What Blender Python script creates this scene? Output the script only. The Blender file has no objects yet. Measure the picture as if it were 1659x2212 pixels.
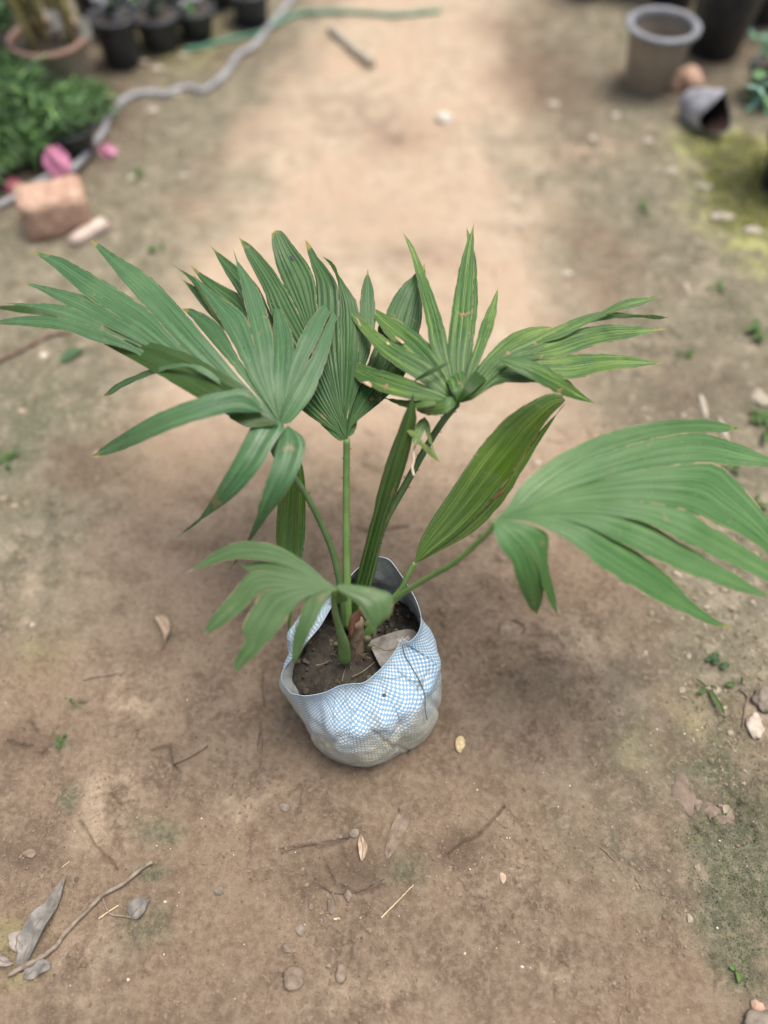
import bpy, bmesh, math, random
import numpy as np
from mathutils import Vector, Matrix
R = math.radians
random.seed(7)
SC = bpy.context.scene

# ---------------------------------------------------------------- camera, sky, sun, exposure
PITCH = 57.0; CAMH = 1.35; F = 1664.0; CU, CV = 829.5, 1106.0     # traced points are in a 1659 x 2212 frame
cam_d = bpy.data.cameras.new('camera'); cam = bpy.data.objects.new('camera', cam_d)
SC.collection.objects.link(cam); SC.camera = cam
cam.location = (0, 0, CAMH); cam.rotation_euler = (R(90 - PITCH), 0, 0)
cam_d.sensor_fit = 'HORIZONTAL'; cam_d.sensor_width = 36; cam_d.lens = 36 * F / 1659
cam_d.clip_start = 0.02; cam_d.clip_end = 200
cam_d.dof.use_dof = True; cam_d.dof.focus_distance = 1.22
cam_d.dof.aperture_fstop = cam_d.lens / 1000 / 0.034
w = bpy.data.worlds.new("World"); SC.world = w; w.use_nodes = True
nt = w.node_tree; bg = nt.nodes['Background']; sky = nt.nodes.new('ShaderNodeTexSky')
sky.sky_type = 'NISHITA'; sky.sun_disc = False
SUN_EL, SUN_AZ = 74, 55                    # high overhead, from the right
sky.sun_elevation = R(SUN_EL); sky.sun_rotation = R(SUN_AZ)
sky.air_density = 1.0; sky.dust_density = 4.0; sky.ozone_density = 0.6
hs = nt.nodes.new('ShaderNodeHueSaturation'); hs.inputs['Saturation'].default_value = .42      # thin cloud greys the blue
nt.links.new(sky.outputs[0], hs.inputs['Color']); nt.links.new(hs.outputs[0], bg.inputs[0]); bg.inputs[1].default_value = 0.115
sd = bpy.data.lights.new('sun', 'SUN'); sd.energy = 2.1; sd.angle = R(32); sd.color = (1, .93, .83)
so = bpy.data.objects.new('sun', sd); SC.collection.objects.link(so)
sv = Vector((math.sin(R(SUN_AZ)) * math.cos(R(SUN_EL)), math.cos(R(SUN_AZ)) * math.cos(R(SUN_EL)), math.sin(R(SUN_EL))))
so.rotation_euler = sv.to_track_quat('Z', 'Y').to_euler()
SC.view_settings.view_transform = 'Standard'; SC.view_settings.look = 'None'
SC.view_settings.exposure = 0.90; SC.view_settings.gamma = 1
SC.render.engine = 'CYCLES'; SC.cycles.max_bounces = 6

# ---------------------------------------------------------------- helpers
cp, sp_ = math.cos(R(PITCH)), math.sin(R(PITCH))
def ray(u, v):
    vv = (v - CV) / F
    return np.array([(u - CU) / F, cp - sp_ * vv, -sp_ - cp * vv])
def P3(u, v, d):
    return np.array([0, 0, CAMH]) + ray(u, v) * d
def G(u, v, z=0.0):
    r = ray(u, v); return np.array([0, 0, CAMH]) + r * ((z - CAMH) / r[2])
K1 = 900 / 1659 * .86406
def z1(x, y): return (x * K1, 466.6 + y * K1)
def z2(x, y): return (674 + x * K1, 466.6 + y * K1)
def z3(x, y): return (864.1 + x * .4792, 812.2 + y * .4792)
def z4(x, y): return (362.9 + x * .3854, 1123.3 + y * .3854)
def ident(x, y): return (x, y)

def _hash(ix, iy, seed):
    n = (ix.astype(np.int64) * 374761393 + iy.astype(np.int64) * 668265263 + seed * 144269) & 0x7fffffff
    n = ((n ^ (n >> 13)) * 1274126177) & 0x7fffffff
    return ((n ^ (n >> 16)) & 0xffff) / 65535.0
def vnoise(x, y, seed=0):
    x = np.asarray(x, float); y = np.asarray(y, float)
    ix = np.floor(x); iy = np.floor(y); fx = x - ix; fy = y - iy
    fx = fx * fx * (3 - 2 * fx); fy = fy * fy * (3 - 2 * fy)
    a = _hash(ix, iy, seed); b = _hash(ix + 1, iy, seed); c = _hash(ix, iy + 1, seed); d = _hash(ix + 1, iy + 1, seed)
    return (a * (1 - fx) + b * fx) * (1 - fy) + (c * (1 - fx) + d * fx) * fy
def fbm(x, y, seed=0, oct=4, gain=.5):
    s = 0; a = 1; t = 0
    for o in range(oct):
        s = s + a * vnoise(x * 2 ** o + 17.3 * o, y * 2 ** o - 9.1 * o, seed + o); t += a; a *= gain
    return s / t
def sstep(a, b, x):
    t = np.clip((x - a) / (b - a), 0, 1); return t * t * (3 - 2 * t)

def crom(pts, n):
    """smooth curve through pts, n samples evenly by arc length"""
    p = np.array(pts, float)
    if len(p) == 2:
        t = np.linspace(0, 1, n)[:, None]; return p[0] * (1 - t) + p[1] * t
    q = np.vstack([2 * p[0] - p[1], p, 2 * p[-1] - p[-2]]); out = []
    for i in range(1, len(q) - 2):
        seg = max(np.linalg.norm(q[i + 1][:2] - q[i][:2]), 1e-6)
        for k in range(16):
            t = k / 16; a, b, c, d = q[i - 1], q[i], q[i + 1], q[i + 2]
            # tension softened so uneven spacing does not overshoot
            m1 = (c - a) / 2; m2 = (d - b) / 2
            l1 = np.linalg.norm(m1); l2 = np.linalg.norm(m2); L = np.linalg.norm(c - b)
            if l1 > L: m1 = m1 * L / l1
            if l2 > L: m2 = m2 * L / l2
            out.append((2*t**3-3*t*t+1)*b + (t**3-2*t*t+t)*m1 + (-2*t**3+3*t*t)*c + (t**3-t*t)*m2)
    out.append(q[-2]); out = np.array(out)
    s = np.concatenate([[0], np.cumsum(np.linalg.norm(np.diff(out, axis=0), axis=1))])
    tt = np.linspace(0, s[-1], n)
    return np.stack([np.interp(tt, s, out[:, k]) for k in range(out.shape[1])], 1)

class MB:
    def __init__(s): s.v = []; s.f = []; s.uv = {}; s.mi = []
    def add(s, V, Fc, uv=None, mi=0):
        o = len(s.v); s.v += [tuple(map(float, p)) for p in V]
        for f in Fc: s.f.append(tuple(i + o for i in f)); s.mi.append(mi)
        if uv is not None:
            for i, t in enumerate(uv): s.uv[o + i] = t
    def grid(s, A, uv=None, mi=0, close=False):
        n, m = len(A), len(A[0]); V = [p for r in A for p in r]; Fc = []
        for i in range(n - 1):
            for j in range(m if close else m - 1):
                k = (j + 1) % m; Fc.append((i*m+j, i*m+k, (i+1)*m+k, (i+1)*m+j))
        s.add(V, Fc, [t for r in uv for t in r] if uv is not None else None, mi)
    def tube(s, pts, rad, k=8, mi=0, flat=1.0):
        pts = [Vector(p) for p in pts]; n = len(pts); rings = []; up = Vector((0.03, -1, .4)).normalized(); uv = []
        for i, p in enumerate(pts):
            t = (pts[min(i+1, n-1)] - pts[max(i-1, 0)]).normalized()
            a = t.cross(up)
            if a.length < 1e-4: a = t.orthogonal()
            a.normalize(); b = a.cross(t).normalized(); r = rad[i] if hasattr(rad, '__len__') else rad
            rings.append([p + a * math.cos(2*math.pi*j/k) * r + b * math.sin(2*math.pi*j/k) * r * flat for j in range(k)])
            uv.append([(j / k, i / max(n-1, 1)) for j in range(k)])
        o = len(s.v); s.grid(rings, uv, mi, close=True)
        s.f.append(tuple(o + j for j in range(k))[::-1]); s.mi.append(mi)
        s.f.append(tuple(o + (n-1)*k + j for j in range(k))); s.mi.append(mi)
    def build(s, name, mat, parent=None, smooth=True):
        me = bpy.data.meshes.new(name); me.from_pydata(s.v, [], s.f)
        for m in (mat if isinstance(mat, (list, tuple)) else [mat]): me.materials.append(m)
        me.polygons.foreach_set('material_index', s.mi)
        if smooth: me.polygons.foreach_set('use_smooth', [True] * len(me.polygons))
        if s.uv:
            ul = me.uv_layers.new(name='uv'); li = np.empty(len(me.loops), int); me.loops.foreach_get('vertex_index', li)
            a = np.array([s.uv.get(i, (0, 0))[:2] for i in range(len(s.v))]); rg = [s.uv[i][2] if len(s.uv.get(i, ())) > 2 else .5 for i in range(len(s.v))]
            me.attributes.new('ridge', 'FLOAT', 'POINT').data.foreach_set('value', rg); ul.data.foreach_set('uv', a[li].ravel())
        me.update(); o = bpy.data.objects.new(name, me); SC.collection.objects.link(o)
        if parent is not None:
            o.parent = parent; o.matrix_parent_inverse = Matrix.Translation(-parent.location)
        return o
def tag(o, label=None, cat=None, group=None, kind=None):
    if label: o['label'] = label
    if cat: o['category'] = cat
    if group: o['group'] = group
    if kind: o['kind'] = kind
    return o
def empty(name, loc, label, cat, group=None):
    o = bpy.data.objects.new(name, None); SC.collection.objects.link(o); o.location = tuple(map(float, loc)); o.empty_display_size = .05
    return tag(o, label, cat, group)

# ---------------------------------------------------------------- materials
class N:
    def __init__(s, name, rough=.7, spec=.5):
        s.m = bpy.data.materials.new(name); s.m.use_nodes = True; s.t = s.m.node_tree
        s.b = s.t.nodes['Principled BSDF']; s.b.inputs['Roughness'].default_value = rough
        s.b.inputs['Specular IOR Level'].default_value = spec
        s.out = s.t.nodes['Material Output']
    def n(s, typ, ins=None, **props):
        k = s.t.nodes.new(typ)
        for a, b in props.items(): setattr(k, a, b)
        for a, b in (ins or {}).items(): s.set(k.inputs[a], b)
        return k
    def set(s, inp, val):
        if isinstance(val, bpy.types.NodeSocket): s.t.links.new(val, inp)
        elif isinstance(val, bpy.types.Node): s.t.links.new(val.outputs[0], inp)
        else:
            if isinstance(val, (tuple, list)) and len(val) == 3 and inp.type == 'RGBA': val = (*val, 1)
            inp.default_value = val
    def coord(s, kind='Object'): return s.n('ShaderNodeTexCoord').outputs[kind]
    def noise(s, scale, detail=4, rough=.55, vec=None, dist=0):
        return s.n('ShaderNodeTexNoise', {'Vector': vec if vec is not None else s.coord(), 'Scale': scale, 'Detail': detail, 'Roughness': rough, 'Distortion': dist}).outputs[0]
    def mapr(s, x, a, b, c=0, d=1):
        return s.n('ShaderNodeMapRange', {0: x, 1: a, 2: b, 3: c, 4: d}).outputs[0]
    def mix(s, f, a, b, mode='MIX'):
        k = s.n('ShaderNodeMix', data_type='RGBA', blend_type=mode)
        s.set(k.inputs[0], f); s.set(k.inputs[6], a); s.set(k.inputs[7], b); return k.outputs[2]
    def math(s, op, a, b=0.0):
        k = s.n('ShaderNodeMath', operation=op); s.set(k.inputs[0], a); s.set(k.inputs[1], b); return k.outputs[0]
    def attr(s, name): return s.n('ShaderNodeAttribute', attribute_name=name).outputs['Fac']
    def bump(s, h, strength=.5, dist=.002, prev=None):
        k = s.n('ShaderNodeBump', {'Height': h, 'Strength': strength, 'Distance': dist})
        if prev is not None: s.set(k.inputs['Normal'], prev)
        s.set(s.b.inputs['Normal'], k.outputs[0]); return k.outputs[0]
    def col(s, c): s.set(s.b.inputs['Base Color'], c); return s

def simple(name, c1, c2, scale=30, rough=.7, bump=.3, bd=.002, spec=.4, detail=5):
    m = N(name, rough, spec); f = m.noise(scale, detail); f2 = m.noise(scale * 4.3, 4)
    m.col(m.mix(m.mapr(f, .35, .65), c1, c2)); m.bump(m.math('ADD', f, m.math('MULTIPLY', f2, .4)), bump, bd); return m.m

def leaf_mat(name, base, light, dark, under, streak=.3, rough=.36, ribs=9, blem=.4, tipc=(.28, .22, .05), spots=.5, trans=.22, spec=.5):
    m = N(name, rough, spec); uv = m.coord('UV'); ob = m.coord()
    sx = m.n('ShaderNodeSeparateXYZ', {0: uv}); U, V = sx.outputs[0], sx.outputs[1]
    stretched = m.n('ShaderNodeMapping', {'Vector': uv, 'Scale': (22, 1.6, 1)})
    st = m.noise(1.0, 5, .6, stretched.outputs[0]); big = m.noise(9, 3, .5, ob)
    fine = m.n('ShaderNodeMapping', {'Vector': uv, 'Scale': (90, 2.5, 1)}); fn = m.noise(1.0, 3, .6, fine.outputs[0])
    c = m.mix(m.mapr(st, .36, .60), dark, base)
    c = m.mix(m.math('MULTIPLY', m.mapr(st, .54, .66), streak), c, light)
    c = m.mix(m.math('MULTIPLY', m.mapr(fn, .5, .8), .35), c, light)
    c = m.mix(m.math('MULTIPLY', m.mapr(big, .5, .75), .3), c, light)
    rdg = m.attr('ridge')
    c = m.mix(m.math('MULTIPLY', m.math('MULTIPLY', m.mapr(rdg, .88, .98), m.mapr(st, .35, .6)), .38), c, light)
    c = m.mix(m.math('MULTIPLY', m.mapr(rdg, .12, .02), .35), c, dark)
    # fine scratches and pale dots on the cuticle
    vo = m.n('ShaderNodeTexVoronoi', {'Vector': m.n('ShaderNodeMapping', {'Vector': ob, 'Scale': (130, 130, 130)}), 'Scale': 1.0})
    dot = m.math('MULTIPLY', m.math('LESS_THAN', vo.outputs['Distance'], .11), m.math('GREATER_THAN', m.noise(23, 2, .5, ob), .60))
    c = m.mix(m.math('MULTIPLY', dot, spots * .7), c, (.36, .42, .26))
    # dry leaf edges near the ends
    ev = m.math('ABSOLUTE', m.math('SUBTRACT', U, .5))
    en = m.noise(55, 3, .6, ob)
    edge = m.math('MULTIPLY', m.mapr(ev, .462, .49), m.math('MULTIPLY', m.mapr(en, .46, .52), m.mapr(V, .30, .5)))
    c = m.mix(edge, c, (.30, .20, .12))
    bn = m.noise(31, 4, .7, ob, .6); bl = m.math('MULTIPLY', m.mapr(bn, .650, .675), blem)
    c = m.mix(bl, c, (.24, .15, .085))
    yb = m.math('MULTIPLY', m.mapr(m.noise(13, 4, .6, stretched.outputs[0]), .60, .68), m.math('MULTIPLY', m.mapr(big, .48, .6), .45)); c = m.mix(yb, c, light)
    tip = m.mapr(m.math('ADD', V, m.math('MULTIPLY', m.math('SUBTRACT', en, .5), .16)), .945, .975)
    c = m.mix(m.math('MULTIPLY', tip, .85), c, tipc)
    geo = m.n('ShaderNodeNewGeometry')
    c2 = m.mix(geo.outputs['Backfacing'], c, m.mix(m.mapr(st, .3, .7), under, tuple(x * 1.5 for x in under)))  # undersides coloured darker to put their shade into the material
    m.col(c2)
    w_ = m.n('ShaderNodeTexWave', {'Vector': m.n('ShaderNodeMapping', {'Vector': uv, 'Scale': (ribs, 0.0, 1)}), 'Scale': .31, 'Distortion': 0}, wave_type='BANDS', bands_direction='X')
    h = m.math('ADD', m.math('MULTIPLY', w_.outputs[1], .15), m.math('MULTIPLY', fn, .9))
    b1 = m.bump(h, .45, .0011); m.bump(m.noise(60, 3, .5, ob), .25, .002, b1)
    m.set(m.b.inputs['Roughness'], m.mapr(m.math('ADD', m.math('MULTIPLY', m.noise(16, 4, .6, ob), .6), m.math('MULTIPLY', st, .4)), .40, .60, rough - .12, rough + .18))
    tr = m.n('ShaderNodeBsdfTranslucent'); m.set(tr.inputs[0], m.mix(.5, c, (.16, .30, .02)))
    ms = m.n('ShaderNodeMixShader', {0: trans, 1: m.b.outputs[0], 2: tr.outputs[0]}); m.t.links.new(ms.outputs[0], m.out.inputs[0])
    return m.m
# ---------------------------------------------------------------- ground
def seg_dist(x, y, pts):
    d = np.full(x.shape, 9.0)
    for a, b in zip(pts[:-1], pts[1:]):
        ab = b - a; L = ab @ ab + 1e-12
        t = np.clip(((x - a[0]) * ab[0] + (y - a[1]) * ab[1]) / L, 0, 1)
        d = np.minimum(d, np.hypot(x - a[0] - t * ab[0], y - a[1] - t * ab[1]))
    return d
CRACKS = [  # traced cracks and ridges: points, width (m), depth (m)
    ([(170,1770),(188,1800),(200,1830),(225,1850),(250,1880)], .0035, .006),
    ([(195,1725),(240,1715),(262,1735),(300,1728)], .003, .005),
    ([(610,1840),(670,1830),(720,1822),(750,1812)], .004, .005),
    ([(1085,1740),(1060,1775),(1030,1810),(1000,1820),(965,1845)], .0028, .006),
    ([(1085,1740),(1110,1770),(1130,1790)], .002, .003),
    ([(965,1845),(975,1880),(1005,1925)], .002, .003),
    ([(1078,1352),(1095,1368),(1125,1372),(1130,1355),(1105,1345),(1078,1352)], .003, .006),
    ([(700,1860),(720,1910),(770,1930),(830,1915)], .004, .005),
    ([(120,1570),(108,1610),(88,1630)], .004, .007),
    ([(150,1520),(185,1515)], .003, .006),
    ([(330,1620),(365,1610),(372,1650),(392,1670)], .004, .006),
    ([(60,1560),(80,1580)], .005, .006), ([(20,1600),(70,1612)], .005, .006),
    ([(1530,2060),(1545,2140)], .003, .003),
    ([(1165,2010),(1190,2040),(1185,2090),(1200,2160)], .002, .003),
    ([(1540,1400),(1500,1380)], .003, .003),
    ([(560,1560),(566,1610),(560,1660)], .003, .004),
    ([(770,1140),(800,1150),(880,1140)], .004, .007),
    ([(620,1720),(645,1700),(650,1735),(640,1760)], .0025, .004),
]
CRK = [([G(*p)[:2] for p in pts], w_ * .62, dp * 1.25) for pts, w_, dp in CRACKS]
def height(x, y):
    x = np.asarray(x, float); y = np.asarray(y, float)
    h = .020 * (fbm(x * 2.2, y * 2.2, 3, 3) - .5)
    h += .007 * (fbm(x * 14, y * 14, 11, 4) - .5)
    rough = sstep(.45, .7, fbm(x * 5, y * 5, 31, 3)) * .8 + .2
    h += .0040 * (fbm(x * 60, y * 60, 21, 4, .6) - .5) * rough
    cl = fbm(x * 34, y * 34, 77, 3)
    h += .0055 * sstep(.6, .74, cl) * rough
    # crumbly pockets at the left and below the bag
    for (u, v, r) in ((60,1600,.07), (120,1640,.04), (40,1860,.07), (740,1900,.10), (980,1840,.05), (640,1745,.04), (1500,1790,.10), (1590,1750,.09), (740,2080,.08), (1480,1980,.08)):
        c = G(u, v); m = np.exp(-((x - c[0])**2 + (y - c[1])**2) / (r * r) * 1.5)
        h += m * .011 * (fbm(x * 75, y * 75, 5, 3, .6) - .52)
    # path is worn slightly lower than its borders
    h += .03 * sstep(.5, .8, x) + .02 * sstep(.55, .95, -x)
    wx = x + .004 * (fbm(x * 40, y * 40, 91, 2) - .5) * 2; wy = y + .004 * (fbm(x * 40, y * 40, 92, 2) - .5) * 2
    for pts, wd, dp in CRK:
        h -= dp * np.exp(-(seg_dist(wx, wy, pts) / wd) ** 2)
    h -= .004 * np.exp(-(((x + .035)**2 + (y - .47)**2) / .018))
    return h - H0
H0 = 0.0
H0 = float(height(np.array([-.035]), np.array([.45]))[0]) - .002
def hz(x, y):
    i = int(np.clip(np.searchsorted(gx, x) - 1, 0, len(gx) - 2)); j = int(np.clip(np.searchsorted(gy, y) - 1, 0, len(gy) - 2))
    a = (x - gx[i]) / (gx[i+1] - gx[i]); b = (y - gy[j]) / (gy[j+1] - gy[j])
    return float((Hh[j, i] * (1-a) + Hh[j, i+1] * a) * (1-b) + (Hh[j+1, i] * (1-a) + Hh[j+1, i+1] * a) * b)
def onG(u, v, dz=0.0):
    p = G(u, v)
    for _ in range(3): p = G(u, v, hz(p[0], p[1]))
    p[2] += dz; return p

def axis(a, b, step, lo, hi, grow=1.12):
    c = list(np.arange(a, b, step)); s = step
    while c[-1] < hi: s *= grow; c.append(c[-1] + s)
    s = step; 
    while c[0] > lo: s *= grow; c.insert(0, c[0] - s)
    return np.array(c)
gx = axis(-.78, .82, .0027, -25, 25); gy = axis(-.12, 1.25, .0027, -12, 40, 1.03)
X, Y = np.meshgrid(gx, gy); Hh = height(X, Y)
nx, ny = len(gx), len(gy)
co = np.stack([X, Y, Hh], -1).reshape(-1, 3)
idx = np.arange(nx * ny).reshape(ny, nx)
quads = np.stack([idx[:-1, :-1], idx[:-1, 1:], idx[1:, 1:], idx[1:, :-1]], -1).reshape(-1, 4)
me = bpy.data.meshes.new('ground'); me.vertices.add(len(co)); me.vertices.foreach_set('co', co.ravel())
me.loops.add(quads.size); me.loops.foreach_set('vertex_index', quads.ravel().astype(np.int32))
me.polygons.add(len(quads)); me.polygons.foreach_set('loop_start', np.arange(0, quads.size, 4, dtype=np.int32))
me.polygons.foreach_set('use_smooth', np.ones(len(quads), bool)); me.update(calc_edges=True)
n1 = fbm(X * 3.1, Y * 3.1, 41, 4); n2 = fbm(X * 9, Y * 9, 51, 4); n3 = fbm(X * 1.1, Y * 1.1, 61, 3); n4 = fbm(X * 22, Y * 22, 71, 4)
# soil colour fields: sand plus painted light falloff, moss, algae green, pale crust, dark
left_edge = np.interp(Y, [0, .6, 1.0, 1.6, 2.3, 3.1, 5], [-.95, -.85, -.72, -.70, -.56, -.36, -.2])
sand = sstep(.55, 1.35, Y + (n1 - .5) * .9) * sstep(-.05, .28, X - left_edge + (n1 - .5) * .35) * sstep(-.02, .30, .60 - X + (n1 - .5) * .5)  # sandy path; its fade towards the camera paints the light falloff
mossR = sstep(-.10, .26, X - .45 + (n1 - .5) * .55 + (n2 - .5) * .35 + .09*sstep(1.2, .2, Y))
mossL = sstep(-.05, .25, left_edge - X + .27 + (n1 - .5) * .4 + (n2 - .5) * .3) * sstep(.35, .8, Y)
moss = np.clip(mossR + mossL, 0, 1)
def blob(u, v, ru, rv, amt=1.0):
    c = G(u, v); s = np.linalg.norm(G(u + ru, v) - c); t = np.linalg.norm(G(u, v + rv) - c)
    return amt * np.exp(-(((X - c[0]) / s) ** 2 + ((Y - c[1]) / t) ** 2)) 
def blobs(L, seed, thr=.25, cont=1.6):
    a = sum(blob(*b) for b in L); nn = fbm(X * 26, Y * 26, seed, 4)
    return np.clip(a * (nn * 2) * cont - thr, 0, 1)
green = blobs([(350,1790,60,40),(330,1885,35,20),(310,2010,70,60,.8),(150,1720,25,50,.7),(130,1600,22,20),(160,1520,22,15),(870,1880,60,50,.6),(1620,1700,100,180,.6),
    (1560,1820,120,100,.5),(1640,2000,100,150,.6),(1610,1900,100,80,.5),(1500,1650,80,60,.4),(20,1000,50,60,.9),(380,1370,28,20,.8),(60,880,120,60,.7),(1560,2050,60,80,.7),(1400,1960,60,60,.3)], 101)
yell = blobs([(1620,400,90,60,1.7),(1560,340,100,30,1.2),(1600,470,100,70,1.5),(1620,560,60,60,.7),(1480,1560,80,90,.20),(1390,1640,80,80,.16),(20,2050,90,80,.45),(640,1500,60,40,.2),(1300,1380,60,50,.18),(90,1420,60,60,.3),(380,90,120,60,.6)], 111, .12)
pale = blobs([(240,1700,70,50,.8),(225,1800,60,60,.6),(300,1500,80,60,.5),(1260,1420,70,90,.6),(1210,1370,90,60,.4),(800,2150,160,60,.4),(180,2080,70,90,.6),(520,1745,60,50,.6),(600,1700,40,30,.3),
    (1270,340,70,22,1.0),(1380,780,120,60,.4),(850,490,110,60,.6),(960,640,120,50,.4),(700,470,90,40,.3),(1640,1560,40,70,1.0),(1100,1900,100,90,.3),(300,1250,120,70,.35),(80,1250,90,60,.4),(450,1120,120,80,.35)], 121, .12)
dark = blobs([(740,1890,130,60,.7),(60,1600,60,40,.6),(40,1850,60,30,.7),(980,1830,60,40,.7),(860,300,110,40,.35),(900,560,140,40,.3),(760,240,120,40,.25),(1190,180,120,90,.45),(1590,1750,60,50,.6),(380,1630,60,50,.4),(1500,860,200,90,.35),
    (170,1010,90,60,.5),(90,330,150,110,1.3),(60,230,200,90,1.0),(330,100,260,60,.7),(1560,120,120,60,.8),(1500,230,70,60,.6),(1380,200,60,30,.6),(280,720,100,60,.3)], 131, .06)
# the pale dried puddle skin low right
pc = [G(*p)[:2] for p in [(1205,1990),(1185,2040),(1160,2055),(1165,2095),(1195,2160),(1225,2150),(1240,2090),(1235,2030),(1215,2000)]]
def inpoly(x, y, P):
    c = np.zeros(x.shape, bool); n = len(P); j = n - 1
    for i in range(n):
        a, b = P[i], P[j]
        with np.errstate(divide='ignore', invalid='ignore'):
            k = ((a[1] > y) != (b[1] > y)) & (x < (b[0]-a[0])*(y-a[1])/(b[1]-a[1]+1e-12)+a[0])
        c ^= k; j = i
    return c
wx = X + .012 * (fbm(X*30, Y*30, 5, 3) - .5); wy = Y + .012 * (fbm(X*30, Y*30, 6, 3) - .5)
crk_mask = sum(.9 * np.exp(-(seg_dist(X + .008 * (fbm(X * 40, Y * 40, 91, 2) - .5), Y + .008 * (fbm(X * 40, Y * 40, 92, 2) - .5), p_) / (w_ * 1.1)) ** 2) for p_, w_, d_ in CRK)     # darker colour down in the cracks
dark = np.clip(dark + crk_mask * .55 * sstep(.38, .58, fbm(X * 45, Y * 45, 95, 3)), 0, 1)
crust = inpoly(wx, wy, pc) * .8
for nm, a in (('sand', sand), ('moss', moss), ('green', green), ('yell', yell), ('pale', np.clip(pale + crust * .7, 0, 1)), ('dark', dark)):
    at = me.attributes.new(nm, 'FLOAT', 'POINT'); at.data.foreach_set('value', np.clip(a, 0, 1).ravel().astype(np.float32))
ground = bpy.data.objects.new('ground', me); SC.collection.objects.link(ground); tag(ground, kind='structure')

def ground_mat():
    m = N('ground_soil', .92, .25); ob = m.coord()
    big = m.noise(3.5, 5, .55, ob); mid = m.noise(17, 6, .6, ob); fin = m.noise(95, 6, .65, ob); gr = m.noise(420, 3, .7, ob)
    c = m.mix(m.mapr(mid, .38, .62), (.132, .093, .064), (.212, .157, .111))
    c = m.mix(m.math('MULTIPLY', m.mapr(big, .45, .7), .7), c, (.238, .166, .112))
    c = m.mix(m.math('MULTIPLY', m.mapr(fin, .48, .62), .55), c, (.27, .21, .155))
    c = m.mix(m.math('MULTIPLY', m.mapr(fin, .46, .34), .35), c, (.085, .060, .042))
    sandc = m.mix(m.mapr(mid, .35, .68), (.35, .270, .190), (.49, .395, .295))
    sandc = m.mix(m.mapr(big, .42, .62), sandc, (.44, .325, .235))
    c = m.mix(m.attr('sand'), c, sandc)
    mossc = m.mix(m.mapr(mid, .35, .65), (.120, .115, .078), (.215, .195, .140))
    mossc = m.mix(m.mapr(fin, .55, .7), mossc, (.33, .28, .20))
    mossc = m.mix(m.math('MULTIPLY', m.mapr(m.noise(40, 4, .6, ob), .55, .65), .6), mossc, (.075, .085, .040))
    mossc = m.mix(m.math('MULTIPLY', m.mapr(m.noise(24, 5, .65, ob), .54, .64), .6), mossc, (.36, .31, .235))
    c = m.mix(m.math('MULTIPLY', m.attr('moss'), .85), c, mossc)
    c = m.mix(m.math('MULTIPLY', m.math('MULTIPLY', m.attr('pale'), m.mapr(mid, .40, .58)), .8), c, m.mix(m.mapr(fin, .4, .6), (.32, .245, .175), (.41, .32, .23)))
    c = m.mix(m.math('MULTIPLY', m.attr('dark'), .75), c, (.105, .072, .050))
    gc = m.mix(m.mapr(fin, .42, .6), (.060, .075, .045), (.145, .145, .090))
    c = m.mix(m.math('MULTIPLY', m.attr('green'), .65), c, gc)
    yc = m.mix(m.mapr(mid, .4, .6), (.15, .17, .040), (.36, .36, .14))
    c = m.mix(m.math('MULTIPLY', m.math('MULTIPLY', m.attr('yell'), m.mapr(mid, .36, .56)), .8), c, yc)
    # grain of the soil: dark crumbs, light sand grains, a few pale specks
    c = m.mix(m.math('MULTIPLY', m.mapr(gr, .55, .75), .35), c, (.40, .31, .22))
    c = m.mix(m.math('MULTIPLY', m.mapr(gr, .45, .25), .45), c, (.07, .05, .035))
    vo = m.n('ShaderNodeTexVoronoi', {'Vector': ob, 'Scale': 85.0})
    sel = m.n('ShaderNodeSeparateXYZ', {0: vo.outputs['Color']}).outputs[0]
    sp = m.math('MULTIPLY', m.math('LESS_THAN', vo.outputs['Distance'], .085), m.math('GREATER_THAN', sel, .90))
    c = m.mix(m.math('MULTIPLY', sp, .25), c, (.62, .55, .44))
    vd = m.n('ShaderNodeTexVoronoi', {'Vector': ob, 'Scale': 62.0})
    sd_ = m.n('ShaderNodeSeparateXYZ', {0: vd.outputs['Color']}).outputs[1]
    c = m.mix(m.math('MULTIPLY', m.math('MULTIPLY', m.math('LESS_THAN', vd.outputs['Distance'], .14), m.math('GREATER_THAN', sd_, .82)), .6), c, (.06, .042, .03))
    m.col(c)
    b1 = m.bump(mid, .8, .010); b2 = m.bump(fin, 1.0, .0055, b1); m.bump(gr, .9, .0018, b2)
    return m.m
me.materials.append(ground_mat())
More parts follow.
